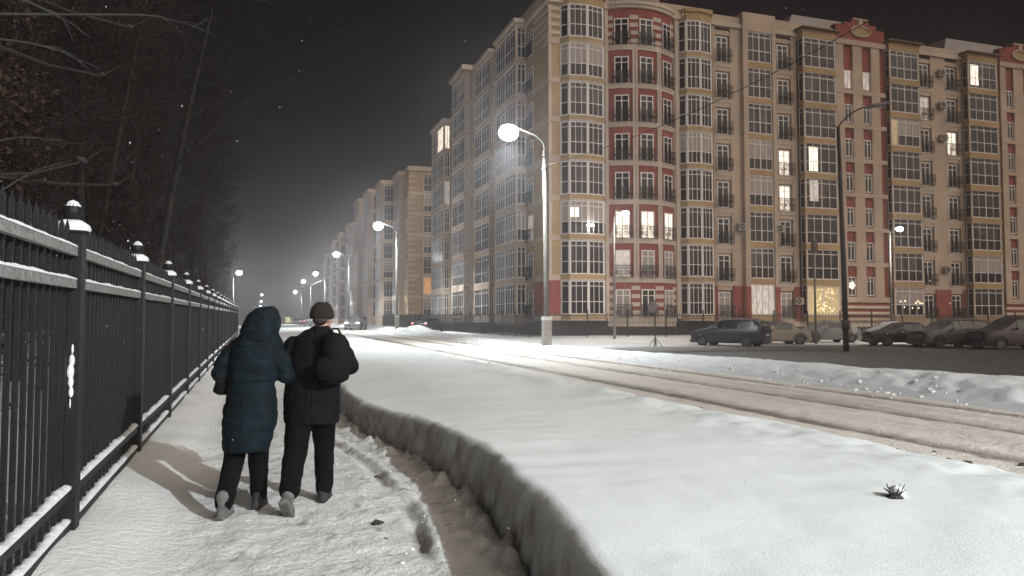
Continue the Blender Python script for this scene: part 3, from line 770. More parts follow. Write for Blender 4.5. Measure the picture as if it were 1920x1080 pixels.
mansard(22.5, 31.5, 1.6, 3.0); mansard(40.5, 52, 1.6, 3.0)
B.w('roof', 'roof').box(X0, 22.4, .7, 13.9, TOP-.1, TOP+.5); B.w('roof', 'roof').box(31.6, 40.4, .7, 13.9, TOP-.1, TOP+.5)
B.flush()

# ---------- the blocks further along the street
Ct = thing('apartment_building', 'stepped grey-cream apartment block behind the nearest lit street lamp', 'apartment building', (XC, YC, 0))
B = Block(Ct)
B.w('wall', 'cream').box(0, 13, 14.1, 31.6, .3, 23.6); B.w('wall', 'cream').box(0.01, 12.8, 14.1, 22.6, 23.6, TOP)
B.w('wall', 'ochre').box(.0, 3.0, 10.9, 14.1, .3, TOP-.2)
B.w('wall', 'cream').box(-.55, 0, 12.2, 17.4, .3, TOP-.3)
left_bay(B, 12.3, 17.4, .45, x0=-.55, units=2)
# block 2
B.w('wall', 'cream').box(-1.3, 0, 17.6, 22.6, .3, TOP-.2)
for k in range(8):
    z = FZ + FH*k
    win('WS', (-.55, 17.59, z), 0, Ct, 'dark'); 
    B.w('belt_course', 'cream2').box(-1.34, 0, 17.53, 17.6, z-.5, z-.1)
left_bay(B, 17.75, 22.6, .6, x0=-1.3, units=2, kinds={(8, 0): 'curtain'})
B.w('cornice', 'cream2').box(-2.2, 0, 17.4, 22.8, TOP-.1, TOP+.35)
# block 3, one storey lower
B.w('wall', 'ochre').box(-1.2, 0, 25.9, 31.6, .3, 23.2)
B.w('wall', 'cream').box(-.3, 0, 22.6, 25.9, .3, 23.4)
left_bay(B, 25.9, 31.6, .8, x0=-1.2, floors=7, units=2, kinds={(7, 'n'): 'lit_white', (6, 'n'): 'dark', (5, 'n'): 'lit_pale', (7, 0): 'lit_white'})
for k in range(7):
    z = FZ + FH*k; win('W2', (-.31, 24.3, z-.2), RZL, Ct, 'dark'); link('balcony_railing', railing_mesh(1.4), Ct, (-.31, 24.3, z-.25), RZL)
B.w('plinth', 'plinth').box(-2.15, 0, 10.9, 31.7, .1, FZ-.6)
B.w('roof', 'roof_snow').box(-1.0, 12.5, 17.7, 22.5, TOP+.0, TOP+.3); B.w('roof', 'roof_snow').box(-1.0, 12.5, 22.7, 31.4, 23.4, 23.9)
B.flush()

Dt = thing('apartment_building', 'hazy cream apartment block with a lit orange window, second along the street', 'apartment building', (XC, YC+55.7, 1.0))
B = Block(Dt); ZO = FZ; 
H7 = FZ + FH*7 - .5
B.w('wall', 'ochre').box(0, 16, 0, 46, -.5, H7)
for k in range(7):
    z = FZ - .5 + FH*k
    B.w('belt_course', 'cream2').box(-.08, 6, -.10, 0, z-.5, z-.1)
    B.w('corner_stone', 'cream2').box(-.07, .9, -.07, 0, z+.3, z+.6); B.w('corner_stone', 'cream2').box(-.07, .9, -.07, 0, z+1.2, z+1.5); B.w('corner_stone', 'cream2').box(-.07, .9, -.07, 0, z+2.0, z+2.3)
    B.w('wall_panel', 'cream').box(2.1, 5.2, -.14, -.0, z-.1, z+2.5)
    win('W4', (3.3, -.15, z), 0, Dt, {1: 'lit_warm', 2: 'lit_orange', 4: 'curtain', 6: 'curtain', 7: 'dark'}.get(k+1, 'dark')) if k > 0 else win('W4', (3.3, -.15, z), 0, Dt, 'curtain')
    win('W2', (-.01, 1.8, z), RZL, Dt); 
def far_bay(B, rt, y0, y1, p, floors, kinds={}):
    B.w('bay_core', 'cream').box(-p, 0, y0, y1, -.3, FZ-.5+FH*floors-.2)
    for k in range(floors):
        z = FZ - .5 + FH*k
        B.w('bay_ledge', 'cream2').box(-p-.08, 0, y0-.08, y1+.08, z-.5, z-.1)
        n = 2; wu = (y1-y0-.6)/n
        for u in range(n): win('W4', (-p-.01, y0+.3+wu*(u+.5), z), RZL, rt)
        if p > .9: win('W3' if p > 1.7 else 'WS', (-p/2, y0-.01, z), 0, rt, kinds.get(k+1, 'dark'))
    B.w('cornice', 'cream2').box(-p-.2, 0, y0-.2, y1+.2, FZ-.5+FH*floors-.2, FZ-.1+FH*floors)
far_bay(B, Dt, 3.2, 8.6, .8, 7); far_bay(B, Dt, 11, 17, 2.2, 7, {3: 'curtain'}); far_bay(B, Dt, 19.5, 26, 3.0, 7); far_bay(B, Dt, 30, 36, 3.4, 7, {2: 'lit_pale'}); far_bay(B, Dt, 39, 45, 3.2, 6)
B.w('plinth', 'plinth').box(-.15, 16, -.15, 46.1, -.6, FZ-1.3)
B.w('cornice', 'cream2').box(-.25, 8, -.25, 0, H7, H7+.5); B.w('roof', 'roof_snow').box(0, 15.8, .1, 45.8, H7, H7+.7)
B.flush()
Et = thing('apartment_building', 'farthest apartment block, almost lost in the snowy haze', 'apartment building', (XC, YC+120, 1.1))
B = Block(Et); B.w('wall', 'cream').box(0, 18, 0, 60, -.5, 21)
for i in range(6): far_bay(B, Et, 2+9*i, 8+9*i, 1.0+(i % 2)*1.2, 7 - (i % 2), {3: 'lit_pale'} if i == 0 else {})
for k in range(7): win('W4', (3.0, -.02, FZ-.5+FH*k), 0, Et, 'lit_pale' if k == 2 else 'dark')
B.flush()

# ------------------------------------------------------------------ yard fence in front of the buildings
def yard_fence():
    root = thing('yard_fence', 'low dark iron fence with square pickets in front of the apartment buildings', 'fence', (0, 0, 0))
    def run(p0, p1, n):
        p0 = Vector(p0); p1 = Vector(p1); d = (p1-p0)/n; L = d.length; ang = atan2(d.y, d.x)
        pm = MB(); cnt = int(L/.14)
        for j in range(cnt): x = .04 + (L-.08)*(j+.5)/cnt; pm.box(x-.010, x+.010, -.010, .010, .06, 1.72)
        pm.box(.03, L-.03, -.02, .02, 1.52, 1.57); pm.box(.03, L-.03, -.02, .02, .16, .21); pm.box(.03, L-.03, -.018, .018, .98, 1.01)
        me = mesh_of(pm, 'picket_panel', ['iron_far'])
        q = MB(); q.box(-.035, .035, -.035, .035, -.2, 1.88); q.box(-.05, .05, -.05, .05, 1.88, 1.92); po = mesh_of(q, 'post', ['iron_far'])
        for i in range(n):
            p = p0 + d*i; z = T(p.y) + .22 if p.y < 60 else T(p.y) + .15
            z = gz(p.x, p.y)
            link('picket_panel', me, root, (p.x, p.y, z), ang); link('post', po, root, (p.x, p.y, z), ang)
    run((18.6, 48.4, 0), (67.4, 48.4, 0), 16)
    run((18.6, 48.4, 0), (18.6, 118.4, 0), 22)
yard_fence()

# ------------------------------------------------------------------ lamps
def lamp_light(parent, loc, power, size=.16, ang=150, blend=.6, colr=(.90, .97, 1.0), tilt=(0, 0, 0)):
    l = bpy.data.lights.new('lamp_light', 'SPOT'); l.energy = power; l.shadow_soft_size = size; l.color = colr
    l.spot_size = radians(ang); l.spot_blend = blend
    o = bpy.data.objects.new('lamp_light', l); col.objects.link(o); o.parent = parent; o.location = loc; o.rotation_euler = tilt
    return o
def street_lamp(x, y, zlamp, label, power=11000, side=-1, arm=1.75, lens_r=.42, group=None, conc=True):
    z = gz(x, y) - .1; h = zlamp - z
    root = thing('street_lamp', label, 'street lamp', (x, y, z), 0, group)
    p = MB(); lean = -.10
    p.tube([(0, 0, 0), (lean*.15, 0, h*.25), (lean, 0, h-.9)], [.135, .12, .085], 12); p.build('pole', 'concrete_top', root, smooth=True)
    if conc:
        p = MB(); p.box(-.19, .19, -.17, .17, 0, 1.25); p.build('pole_base', 'concrete', root)
        p = MB(); p.box(-.20, .20, -.18, .18, 1.25, 1.42); p.build('base_collar', 'whitewash', root)
    p = MB(); p.tube([(lean, 0, h-1.9), (lean, 0, h-.75), (lean+side*.12, 0, h-.48), (lean+side*.5, 0, h-.20), (lean+side*(arm-.25), 0, h+.12)], [.05, .045, .04, .035, .03], 8)
    for zz in (h-1.8, h-1.2): p.box(lean-.11, lean+.11, -.1, .1, zz, zz+.05)
    p.build('arm', 'galv', root, smooth=True)
    p = MB(); hx = lean + side*arm
    p.ell((hx, 0, h+.15), (.36, .15, .09), 16, 8); hd = p.build('lamp_head', 'galv', root, smooth=True)
    p = MB(); p.ell((hx+side*.03, 0, h+.06-lens_r*.6), (lens_r*1.1, lens_r, lens_r*.9), 16, 10); p.build('lens', 'lamp', hd, smooth=True)  # lens enlarged so its glowing disc stands in for lamp glare
    if power and y < 0:      # this luminaire throws its light forward and across the road
        d = Vector((-15, 20, -10)); lamp_light(root, (hx+side*.03, 0, h-.75), power, .18, 150, 1.0, tilt=d.to_track_quat('-Z', 'Y').to_euler())
    elif power: lamp_light(root, (hx+side*.03, 0, h-.75), power, .18)
    return root
G = 'street lamps along the right of the road'
street_lamp(12.95, 33.6, 10.72, 'nearest lit street lamp, on the tall concrete pole before the corner building', group=G)
street_lamp(12.95, 73.5, 11.20, 'second lit street lamp along the road, in front of the stepped grey-cream block', group=G)
street_lamp(12.95, 113.4, 11.9, 'third lit street lamp along the road, in front of the hazy far buildings', group=G)
street_lamp(12.95, 153.3, 11.6, 'fourth lit street lamp along the road, with a wire running from its pole', group=G)
street_lamp(12.95, 193.2, 12.2, 'fifth lit street lamp along the road, small and close above the sixth', group=G)
street_lamp(12.95, 233.0, 11.2, 'sixth and smallest of the lit street lamps right of the man', group=G)
street_lamp(12.95, -12.0, 10.3, 'street lamp beside the viewer, just outside the right of the picture', power=24000, group=G)
L2 = street_lamp(-3.4, 136, 10.4, 'lit street lamp beyond the far end of the iron fence', side=1, arm=.9, group='street lamps left of the road')
for i, (x, y, zl, lb) in enumerate(((1.2, 250, 10.8, 'highest of three tiny far lamps over the woman\'s hood'), (1.4, 300, 10.2, 'middle of three tiny far lamps over the woman\'s hood'), (1.6, 360, 9.8, 'lowest of three tiny far lamps over the woman\'s hood'))):
    street_lamp(x, y, zl, lb, power=1500, side=1, arm=.8, lens_r=.3, group='street lamps left of the road')

def wall_pole(X, Z, ybase, ylamp, label, lamp=True, mtl='concrete', r=(.10, .06), px_arm=None, power=500):
    """pole of the yard: base and top given as heights"""
    x, y = camxz(X, Z); z = gz(x, y) - .1
    root = thing('yard_lamp', label, 'street lamp', (x, y, z))
    h = ylamp - z
    p = MB(); p.tube([(0, 0, 0), (0, 0, h-.3)], r, 10); p.build('pole', mtl, root, smooth=True)
    p = MB(); p.tube([(0, 0, h-.9), (.04, 0, h-.3), (.35, -.1, h+.0), (.55, -.15, h+.03)], .03, 6); 
    for zz in (.35, .6, .85): p.box(-.16, .16, -.03, .03, h-zz, h-zz+.05)
    p.build('arm', 'galv', root)
    p = MB(); p.ell((.75, -.2, h+.08), (.28, .13, .07), 14, 8); hd = p.build('lamp_head', 'galv', root, smooth=True)
    p = MB(); p.ell((.75, -.2, h-.07), (.27, .22, .18), 14, 8); p.build('lens', 'lamp_small', hd, smooth=True)  # oversized lens, its shape stands in for the glow round the lamp
    lamp_light(root, (.75, -.2, h-.32), power, .15, 150, .8, (1.0, .93, .85))
    return root
def at(px, Z): return (px-960)/1440*Z
wall_pole(at(1152, 52), 52, 0, 1.62 + (608-397)*52/1440, 'thin pale lamp pole with a glowing lamp in front of the round red tower', power=900)
wall_pole(at(1671, 56.5), 56.5, 0, 1.62 + (608-427)*56.5/1440, 'thin pale lamp pole with a glowing lamp beside the first red stair tower', power=2200)

# unlit dark pole with a long arm on the right
def dark_lamp():
    Z = 39.0; x, y = camxz(at(1585, Z), Z); z = gz(x, y) - .15
    root = thing('street_lamp', 'dark unlit lamp pole with a long curved arm before the red stair tower', 'street lamp', (x, y, z))
    top = 1.62 + (608-235)*Z/1440 - z
    p = MB(); p.tube([(0, 0, 0), (-.06, 0, top*.4), (-.22, 0, top)], [.15, .13, .085], 12); p.tube([(0, 0, 1.25), (0, 0, 1.75)], .2, 10); p.build('pole', 'darkpole', root, smooth=True)
    ex, ez = (1640-1578)/1440*Z, (235-196)/1440*Z
    dx, dy = cos(PHI), -sin(PHI)
    pts = []
    for i in range(9):
        t = i/8; a = t*pi/2; pts.append((-.22 + dx*ex*t, dy*ex*t, top + ez*sin(a)**.8 if i else top))
    p = MB(); p.tube([(-.22, 0, top-.3)] + pts, [.05]*2 + [.04]*8, 8); p.tube([(-.22, 0, top-.05), (-.5, 0, top+.1)], .025, 6); p.build('arm', 'darkpole', root, smooth=True)
    p = MB(); ang = atan2(dy, dx); p.ell((-.22+dx*(ex+.35), dy*(ex+.35), top+ez+.07), (.62, .2, .11), 16, 8, rot=Matrix.Rotation(ang, 3, 'Z') @ Matrix.Rotation(-.2, 3, 'Y')); hd = p.build('lamp_head', 'galv', root, smooth=True)
    p = MB(); p.ell((-.22+dx*(ex+.4), dy*(ex+.4), top+ez+.0), (.35, .14, .07), 12, 6); p.build('lens', 'lamp_off', hd, smooth=True)
dark_lamp()
# slim mast with a box
x, y = camxz(at(1529, 50), 50); z0 = gz(x, y)-.1
root = thing('mast', 'slim grey mast with a small reddish box on top between the parked cars', 'mast', (x, y, z0))
p = MB(); hh = 1.62+(608-440)*50/1440-z0; p.tube([(0,0,0),(-.05,0,hh)], [.08,.05], 8); p.build('pole', 'galv', root, smooth=True)
p = MB(); p.box(-.17, .17, -.12, .12, hh-1.15, hh-.35); p.tube([(.0, 0, hh-.3), (.0, 0, hh+.1)], .03, 6); p.build('equipment_box', 'sign_back', root)

# ------------------------------------------------------------------ overhead cables
def cable(p0, p1, sag, r, label, m='wire', n=24):
    p0 = Vector(p0); p1 = Vector(p1); c = p0
    pts = [tuple(p0.lerp(p1, i/n) - Vector((0, 0, sag*4*(i/n)*(1-i/n))) - p0) for i in range(n+1)]
    q = MB(); q.tube(pts, r, 5); o = q.build('overhead_cable', m, None, tuple(p0)); tag(o, label, 'cable', 'overhead cables'); return o
def pt(px, py, Z): X = at(px, Z); x, y = camxz(X, Z); return (x, y, 1.62 + (608-py)*Z/1440)
cable((12.86, 33.6, 9.1), pt(1700, -5, 22), .55, .014, 'long dark overhead cable crossing in front of the buildings up to the top right')
cable((12.86, 73.5, 9.7), (18.0, 77, 10.9), .25, .028, 'pale cable from the second lamp pole to the stepped block', 'wire_pale', 10)
cable((12.86, 153.3, 10.5), (8.0, 160, 8.8), .3, .05, 'pale cable left of the fourth lamp pole', 'wire_pale', 10)
cable(pt(1152, 425, 52), pt(1130, 470, 51), .3, .02, 'short pale cable hanging off the thin lamp pole before the round tower', 'wire_pale', 8)

# ------------------------------------------------------------------ signs
x, y = camxz(at(1228, 45), 45); z0 = gz(x, y) - .03
root = thing('road_sign', 'round road sign seen from behind on a dark post with splayed feet', 'road sign', (x, y, z0))
p = MB(); p.tube([(0,0,0),(0,0,2.75)], .035, 8); p.build('post', 'darkpole', root)
p = MB()
for i in range(4): a = pi/4 + i*pi/2; p.tube([(0, 0, .55), (.42*cos(a), .42*sin(a), .0)], .02, 6)
p.build('foot_brace', 'darkpole', root)
p = MB(); rt = Matrix.Rotation(-PHI-.9, 4, 'Z'); p.tube([(-.13, -.05, 2.33), (-.13, -.065, 2.33)], .35, 24); p.xform(rt); p.build('sign_plate', 'sign_back', root)
x, y = camxz(at(1601, 50), 50); z0 = gz(x, y) - .05
root = thing('road_sign', 'small white oval sign on a short thin post right of the dark lamp pole', 'road sign', (x, y, z0))
p = MB(); p.tube([(0,0,0),(0,0,.9)], .02, 6); p.build('post', 'galv', root)
p = MB(); p.ell((0, -.03, 1.02), (.22, .02, .33), 20, 10); p.build('sign_plate', 'sign_white', root, smooth=True)
x, y = camxz(at(540, 150), 150); z0 = gz(x, y)
root = thing('road_sign', 'tiny square pale-yellow crossing sign far down the road between the two walkers', 'road sign', (x, y, z0))
p = MB(); p.tube([(0,0,0),(0,0,2.0)], .05, 6); p.build('post', 'galv', root)
p = MB(); p.box(-.48, .48, -.04, 0, .7, 1.75); s_ = p.build('sign_plate', 'sign_yellow', root)
p = MB(); p.box(-.33, .33, -.06, -.045, .85, 1.6); p.build('sign_face', 'sign_white', s_)

# ------------------------------------------------------------------ cars
def car(label, X, Z, head, paint_, kind='sedan', snowy=True, L=4.5, W=1.8, H=1.45, tail=None, headl=None, group='cars parked by the apartment fence', xy=None, snow_m='cap', dz=0):
    """head: heading angle in the camera's plan frame (0 = to the right, 90 = away)"""
    x, y = xy or camxz(X, Z); z = gz(x, y) - .02 + dz
    root = thing('parked_car', label, 'car', (x, y, z), radians(head) - PHI, group)
    h = H; zb = .26; belt = h*.60; rt = h
    hood = h*.60 if kind == 'sedan' else h*.62
    if kind == 'sedan': st = [(-.5, .50, .50, .80), (-.485, .60, .60, .92), (-.36, .66, .66, .98), (-.30, .67, .70, 1), (-.19, .67, .96, 1), (-.05, .67, 1.0, 1), (.08, .67, .985, 1), (.25, .65, .67, 1), (.40, .58, .58, .97), (.475, .50, .50, .88), (.5, .38, .38, .78)]
    else: st = [(-.5, .50, .52, .82), (-.49, .62, .70, .95), (-.46, .63, .90, .97), (-.40, .64, .97, 1), (-.2, .64, 1.0, 1), (.0, .64, 1.0, 1), (.10, .64, .97, 1), (.24, .63, .66, 1), (.40, .58, .58, .97), (.475, .52, .52, .9), (.5, .40, .40, .8)]
    vs = []; rings = 0; hw = W/2
    for (fx, bz, rz_, wf) in st:
        xx = fx*L; bz *= h; rz_ *= h; w0 = hw*wf; tumble = (rz_-bz)/h
        wr = w0*(1-.55*tumble)
        half = [(w0*.86, zb*.75), (w0*.98, zb), (w0, zb+.2), (w0, bz*.8), (w0*.965, bz), (lerp(w0*.965, wr, .85), lerp(bz, rz_, .85)), (wr*.82, rz_+.0), (wr*.4, rz_+.012)]
        ring = [(xx, a, c) for a, c in half] + [(xx, -a, c) for a, c in reversed(half)]
        vs += ring; rings += 1; nn = len(ring)
    fs = []
    for i in range(rings-1):
        for k in range(nn): k2 = (k+1) % nn; fs.append((i*nn+k, (i+1)*nn+k, (i+1)*nn+k2, i*nn+k2))
    fs.append(tuple(range(nn))); fs.append(tuple((rings-1)*nn+k for k in range(nn))[::-1])
    b_ = MB(); b_.add(vs, fs); body = b_.build('body', paint_, root, smooth=True)
    md = body.modifiers.new('soft', 'SUBSURF'); md.levels = 1; md.render_levels = 2
    # glass panels laid just proud of the loft
    def panel(name, i0, i1, k0, k1, m, off=.012, shrink=.08, parent=body):
        ps = []
        a = [Vector(vs[i0*nn+k0]), Vector(vs[i1*nn+k0]), Vector(vs[i1*nn+k1]), Vector(vs[i0*nn+k1])]
        c = sum(a, Vector())/4; a = [c + (v-c)*(1-shrink) for v in a]
        nrm = (a[1]-a[0]).cross(a[3]-a[0]).normalized()
        if nrm.dot(c - Vector((c.x*.3, 0, h*.4))) < 0: nrm.negate()
        ps = [v + nrm*off for v in a] + [v - nrm*.02 for v in a]
        q = MB(); q.add(ps, [(0,1,2,3),(7,6,5,4),(0,4,5,1),(1,5,6,2),(2,6,7,3),(3,7,4,0)]); return q.build(name, m, body)
    if kind == 'sedan': sidesp = ((4, 5), (5, 6)); ws = (6, 7); rw = (3, 4)
    else: sidesp = ((3, 4), (4, 5), (5, 6)); ws = (6, 7); rw = (1, 2)
    for i0, i1 in sidesp:
        panel('side_window', i0, i1, 4, 5, 'autoglass'); panel('side_window', i0, i1, nn-5, nn-6, 'autoglass')
    glassm = 'autoglass'
    for nm, (i0, i1) in (('windscreen', ws), ('rear_window', rw)):
        a = [Vector(vs[i0*nn+5]), Vector(vs[i0*nn+nn-6]), Vector(vs[i1*nn+nn-6]), Vector(vs[i1*nn+5])]
        if nm == 'rear_window' and kind != 'sedan': a = [Vector((-.497*L, hw*.78, h*.64)), Vector((-.497*L, -hw*.78, h*.64)), Vector((-.462*L, -hw*.66, h*.9)), Vector((-.462*L, hw*.66, h*.9))]
        c = sum(a, Vector())/4; sg = 1 if nm == 'windscreen' else -1
        a = [c + (v-c)*.9 + Vector((sg*.02, 0, .03)) for v in a]
        q = MB(); q.add([tuple(v) for v in a] + [tuple(v - Vector((sg*.02, 0, .03))) for v in a], [(0,1,2,3),(7,6,5,4),(0,4,5,1),(1,5,6,2),(2,6,7,3),(3,7,4,0)]); q.build(nm, glassm, body)
    for fx in (-.30, .31):
        for sy in (-1, 1):
            yy = sy*(hw-.10); R = .335
            q = MB(); q.tube([(0, -.11, 0), (0, -.085, 0), (0, .085, 0), (0, .11, 0)], [R*.9, R, R, R*.9], 20)
            wl = q.build('wheel', 'rubber', root, (fx*L, yy, R-.02))
            q = MB(); q.tube([(0, sy*.10, 0), (0, sy*.122, 0)], R*.6, 16); q.build('rim', 'rim', wl)
            q = MB(); q.tube([(fx*L+(R+.07)*cos(a), sy*(hw+.0), R+(R+.07)*sin(a)) for a in [pi*j/10 for j in range(11)]], .035, 6); q.build('wheel_arch', 'dark', body)
    for sy in (-1, 1):
        q = MB(); q.ell((.478*L, sy*hw*.68, h*.47), (.07, .2, .075), 12, 6); q.build('headlight', headl or 'rim', body)
        q = MB(); q.ell((-.487*L, sy*hw*.80, h*.55), (.05, .14, .12), 12, 6); q.build('tail_light', tail or 'dark', body)
        q = MB(); q.ell((.13*L, sy*(hw+.12), h*.66), (.07, .11, .075), 8, 6); q.tube([(.13*L, sy*(hw-.05), h*.63), (.13*L, sy*(hw+.08), h*.65)], .02, 5); q.build('wing_mirror', paint_, body)
    q = MB(); q.box(-.51*L-.012, -.51*L, -.26, .26, h*.40, h*.40+.12); q.build('number_plate', 'plate', body)
    q = MB(); q.box(.49*L, .503*L, -.5, .5, .3, .52); q.build('grille', 'dark', body)
    for sx in (-1, 1): q = MB(); q.box(*sorted((sx*.46*L, sx*.505*L)), -hw*.8, hw*.8, .24, .42); q.build('bumper', paint_, body)
    if snowy:      # snow lying on roof, bonnet and boot
        q = MB(); rr = random.Random(hash(label) % 999)
        k0 = 5
        segs = [i for i in range(1, rings-1)]
        vv = []; ff = []; cols = 7
        for i in segs:
            r0 = Vector(vs[i*nn+5]); wr = abs(vs[i*nn+6][1])*1.12; zt = vs[i*nn+7][2]
            for c in range(cols):
                yy = lerp(-wr, wr, c/(cols-1)); e = 1-abs(2*c/(cols-1)-1)**4
                vv.append((vs[i*nn][0], yy, zt - .02 + (.07+.02*nz(i*3.1, c*2.2, len(label)))*e - (.03 if c in (0, cols-1) else 0)))
        for i in range(len(segs)-1):
            for c in range(cols-1): ff.append((i*cols+c, i*cols+c+1, (i+1)*cols+c+1, (i+1)*cols+c))
        q.add(vv, ff); o = q.build('snow_cover', snow_m, body, smooth=True); md = o.modifiers.new('soft', 'SUBSURF'); md.levels = 1; md.render_levels = 2
        md = o.modifiers.new('thick', 'SOLIDIFY'); md.thickness = .02
    return root
M['dust'] = mat('snow_dust', (.20, .19, .19), .9, .3, 5, .3, 20)
M['dust2'] = mat('old_snow', (.10, .085, .085), .9, .35, 4, .3, 20)
M['dust3'] = mat('fresh_snow_layer', (.30, .29, .29), .9, .25, 4, .3, 20)
car('dark suv with its rear towards us, leftmost of the parked cars', at(1368, 46.5), 46.5, 142, 'p_dark', 'suv', True, 4.5, 1.85, 1.62, snow_m='dust')
car('beige saloon half hidden behind the dark suv', at(1452, 49.5), 49.5, 185, 'p_beige', 'sedan', True, 4.3, 1.75, 1.42, snow_m='dust')
car('snow-covered silver car behind the iron yard fence', at(1548, 53.6), 53.6, 192, 'p_silver', 'sedan', True, 4.6, 1.8, 1.5, snow_m='dust3')
car('pale car behind the yard fence, partly hidden by the black saloon', at(1668, 56.0), 56.0, 190, 'p_silver', 'sedan', True, 4.4, 1.8, 1.42, snow_m='dust3')
car('black saloon between the white oval sign and the grey estate', at(1690, 48), 48, 183, 'p_black', 'sedan', True, 4.5, 1.8, 1.42, headl='rim', snow_m='dust2')
car('snow-dusted grey estate car, second from the right edge', at(1778, 45.3), 45.3, 192, 'p_grey', 'suv', True, 4.6, 1.85, 1.66, headl='rim', snow_m='dust')
car('maroon suv with snow on its roof at the right edge of the picture', at(1898, 43), 43, 186, 'p_maroon', 'suv', True, 4.8, 1.9, 1.78, headl='rim', snow_m='dust2')
GF = 'cars far down the road'
car('far car driving away with red tail lights left of the man\'s hat', 0, 0, 90, 'p_silver', 'sedan', False, 4.4, 1.8, 1.5, 'tail', None, GF, xy=(8.2, 118))
car('far car driving away ahead of the other red-lit car', 0, 0, 90, 'p_dark', 'sedan', False, 4.4, 1.8, 1.5, 'tail', None, GF, xy=(8.0, 150))
car('far oncoming car with lit headlights right of the man\'s bag', 0, 0, -90, 'p_silver', 'suv', False, 4.4, 1.8, 1.6, None, 'head', GF, xy=(10.6, 86))
car('dark car with a red tail light standing by the far yard fence', 0, 0, 70, 'p_dark', 'sedan', False, 4.4, 1.8, 1.45, 'tail', None, GF, xy=(16.4, 75))

# ------------------------------------------------------------------ trees
def tree_mesh(seed, H=13, r0=.16, spread=.45, depth=4, droop=.0, leaves=600, trunk_bare=.25, leaf_size=.045):
    rr = random.Random(seed); tr = MB(); tw = MB(); lf = MB()
    tips = []
    def branch(p, d, L, r, lev):
        n = 5 if lev == 0 else 4; pts = [p]; rad = [r]; dd = d.copy(); q = p.copy()
        nseg = 9 if lev == 0 else (5 if lev == 1 else 3)
        for i in range(nseg):
            gg = .05 if lev == 0 else .16; dd = (dd + Vector((rr.gauss(0, gg), rr.gauss(0, gg), rr.gauss(.02 if lev else .03, .06) - droop*lev*.05))*(.6 if lev == 0 else 1.3)).normalized()
            q = q + dd*L/nseg; pts.append(q.copy()); rad.append(max(.006, r*(1-.85*(i+1)/nseg)))
            if lev < depth and (lev > 0 or (i+1)/nseg > trunk_bare):
                nb = (3 if lev == 0 else (2 if lev < 3 else 1))
                for _ in range(nb):
                    ax = Vector((rr.gauss(0, 1), rr.gauss(0, 1), rr.gauss(0, .5))); ax = (ax - dd*ax.dot(dd)).normalized()
                    nd = (dd*(1-spread) + ax*(spread+.25) + Vector((0, 0, .12))).normalized()
                    f = (1-.6*(i/nseg)) * (.25 if lev == 0 else .60)*rr.uniform(.7, 1.2)
                    branch(q.copy(), nd, L*f, max(.007, rad[-1]*.55), lev+1)
        (tr if lev == 0 else tw).tube(pts, rad, 8 if lev == 0 else (5 if lev == 1 else 3), cap=False)
        if lev >= 2: tips.extend(pts[1:])
    branch(Vector((0, 0, -.2)), Vector((rr.gauss(0, .05), rr.gauss(0, .05), 1)).normalized(), H, r0, 0)
    for _ in range(leaves):
        c = rr.choice(tips) + Vector((rr.gauss(0, .12), rr.gauss(0, .12), rr.gauss(0, .12))); s_ = leaf_size*rr.uniform(.6, 1.4)
        a = Vector((rr.gauss(0, 1), rr.gauss(0, 1), rr.gauss(0, 1))).normalized()*s_; b2 = a.orthogonal().normalized()*s_*.6
        tw.add([c-a, c+b2, c+a, c-b2], [(0, 1, 2, 3)], 1)
    return tr, tw, tips
def make_tree(name, label, seed, loc, barkm, **kw):
    tr, tw, tips = tree_mesh(seed, **kw)
    root = thing(name, label, 'tree', loc, 0, 'bare trees behind the iron fence')
    tr.build('trunk', barkm, root, smooth=True); tw.build('crown', ['twig', 'leaf'], root)
    return root, tips
protos = []
specs = [  # kind, seed, x, y, bark, kwargs
    ('leafy_tree', 11, -4.6, 12.5, 'bark', dict(H=11, r0=.17, leaves=5200, spread=.5)),
    ('bare_tree', 23, -6.2, 17.5, 'bark', dict(H=14, r0=.20, leaves=1500, spread=.45)),
    ('birch_tree', 35, -4.4, 24.0, 'birch', dict(H=15, r0=.15, leaves=300, spread=.4, trunk_bare=.35)),
    ('thicket_tree', 47, -3.6, 9.2, 'bark', dict(H=6.5, r0=.07, leaves=3000, spread=.55, trunk_bare=.05)),
]
lab = ['leafy tree with rust-brown dry leaves rising behind the third fence post', 'tall bare dark tree standing deeper in the wood behind the fence', 'pale birch trunk rising above the far part of the iron fence', 'low tangled tree pressed against the back of the near fence']
for (nm, sd, x, y, bk, kw), lb in zip(specs, lab):
    r_, tips = make_tree(nm, lb, sd, (x, y, gz(x, y)), bk, **kw); protos.append(r_)
rr = random.Random(99)
place = [(1, -8.5, 9.5), (0, -7.5, 14.5), (1, -11, 13), (3, -5.2, 14.0), (0, -5.4, 21), (2, -5.6, 29), (2, -3.8, 33), (1, -8.4, 26), (0, -9.5, 20), (3, -4.2, 18.5),
         (1, -6.2, 38), (2, -4.4, 43), (0, -6.4, 48), (1, -4.6, 55), (2, -3.6, 62), (0, -7.5, 66), (1, -4.2, 74), (2, -5, 86), (0, -5.0, 98), (1, -4.6, 112), (1, -14, 22), (0, -15, 16), (1, -13, 32), (0, -12, 42), (3, -3.4, 27), (3, -3.6, 38), (3, -4.4, 50), (1, -18, 30), (0, -10.5, 8.5), (3, -6.2, 10.8),
         (1, -9, 80), (0, -12, 58), (1, -14, 74), (1, -7, 130), (0, -5.5, 146), (1, -9, 165)]
kinds_txt = ['russet-leaved tree', 'tall bare tree', 'pale birch', 'low tangled tree']
depth_txt = lambda y: ('by the nearest posts' if y < 15 else 'halfway along' if y < 35 else 'near its far end' if y < 62 else 'beyond its far end')
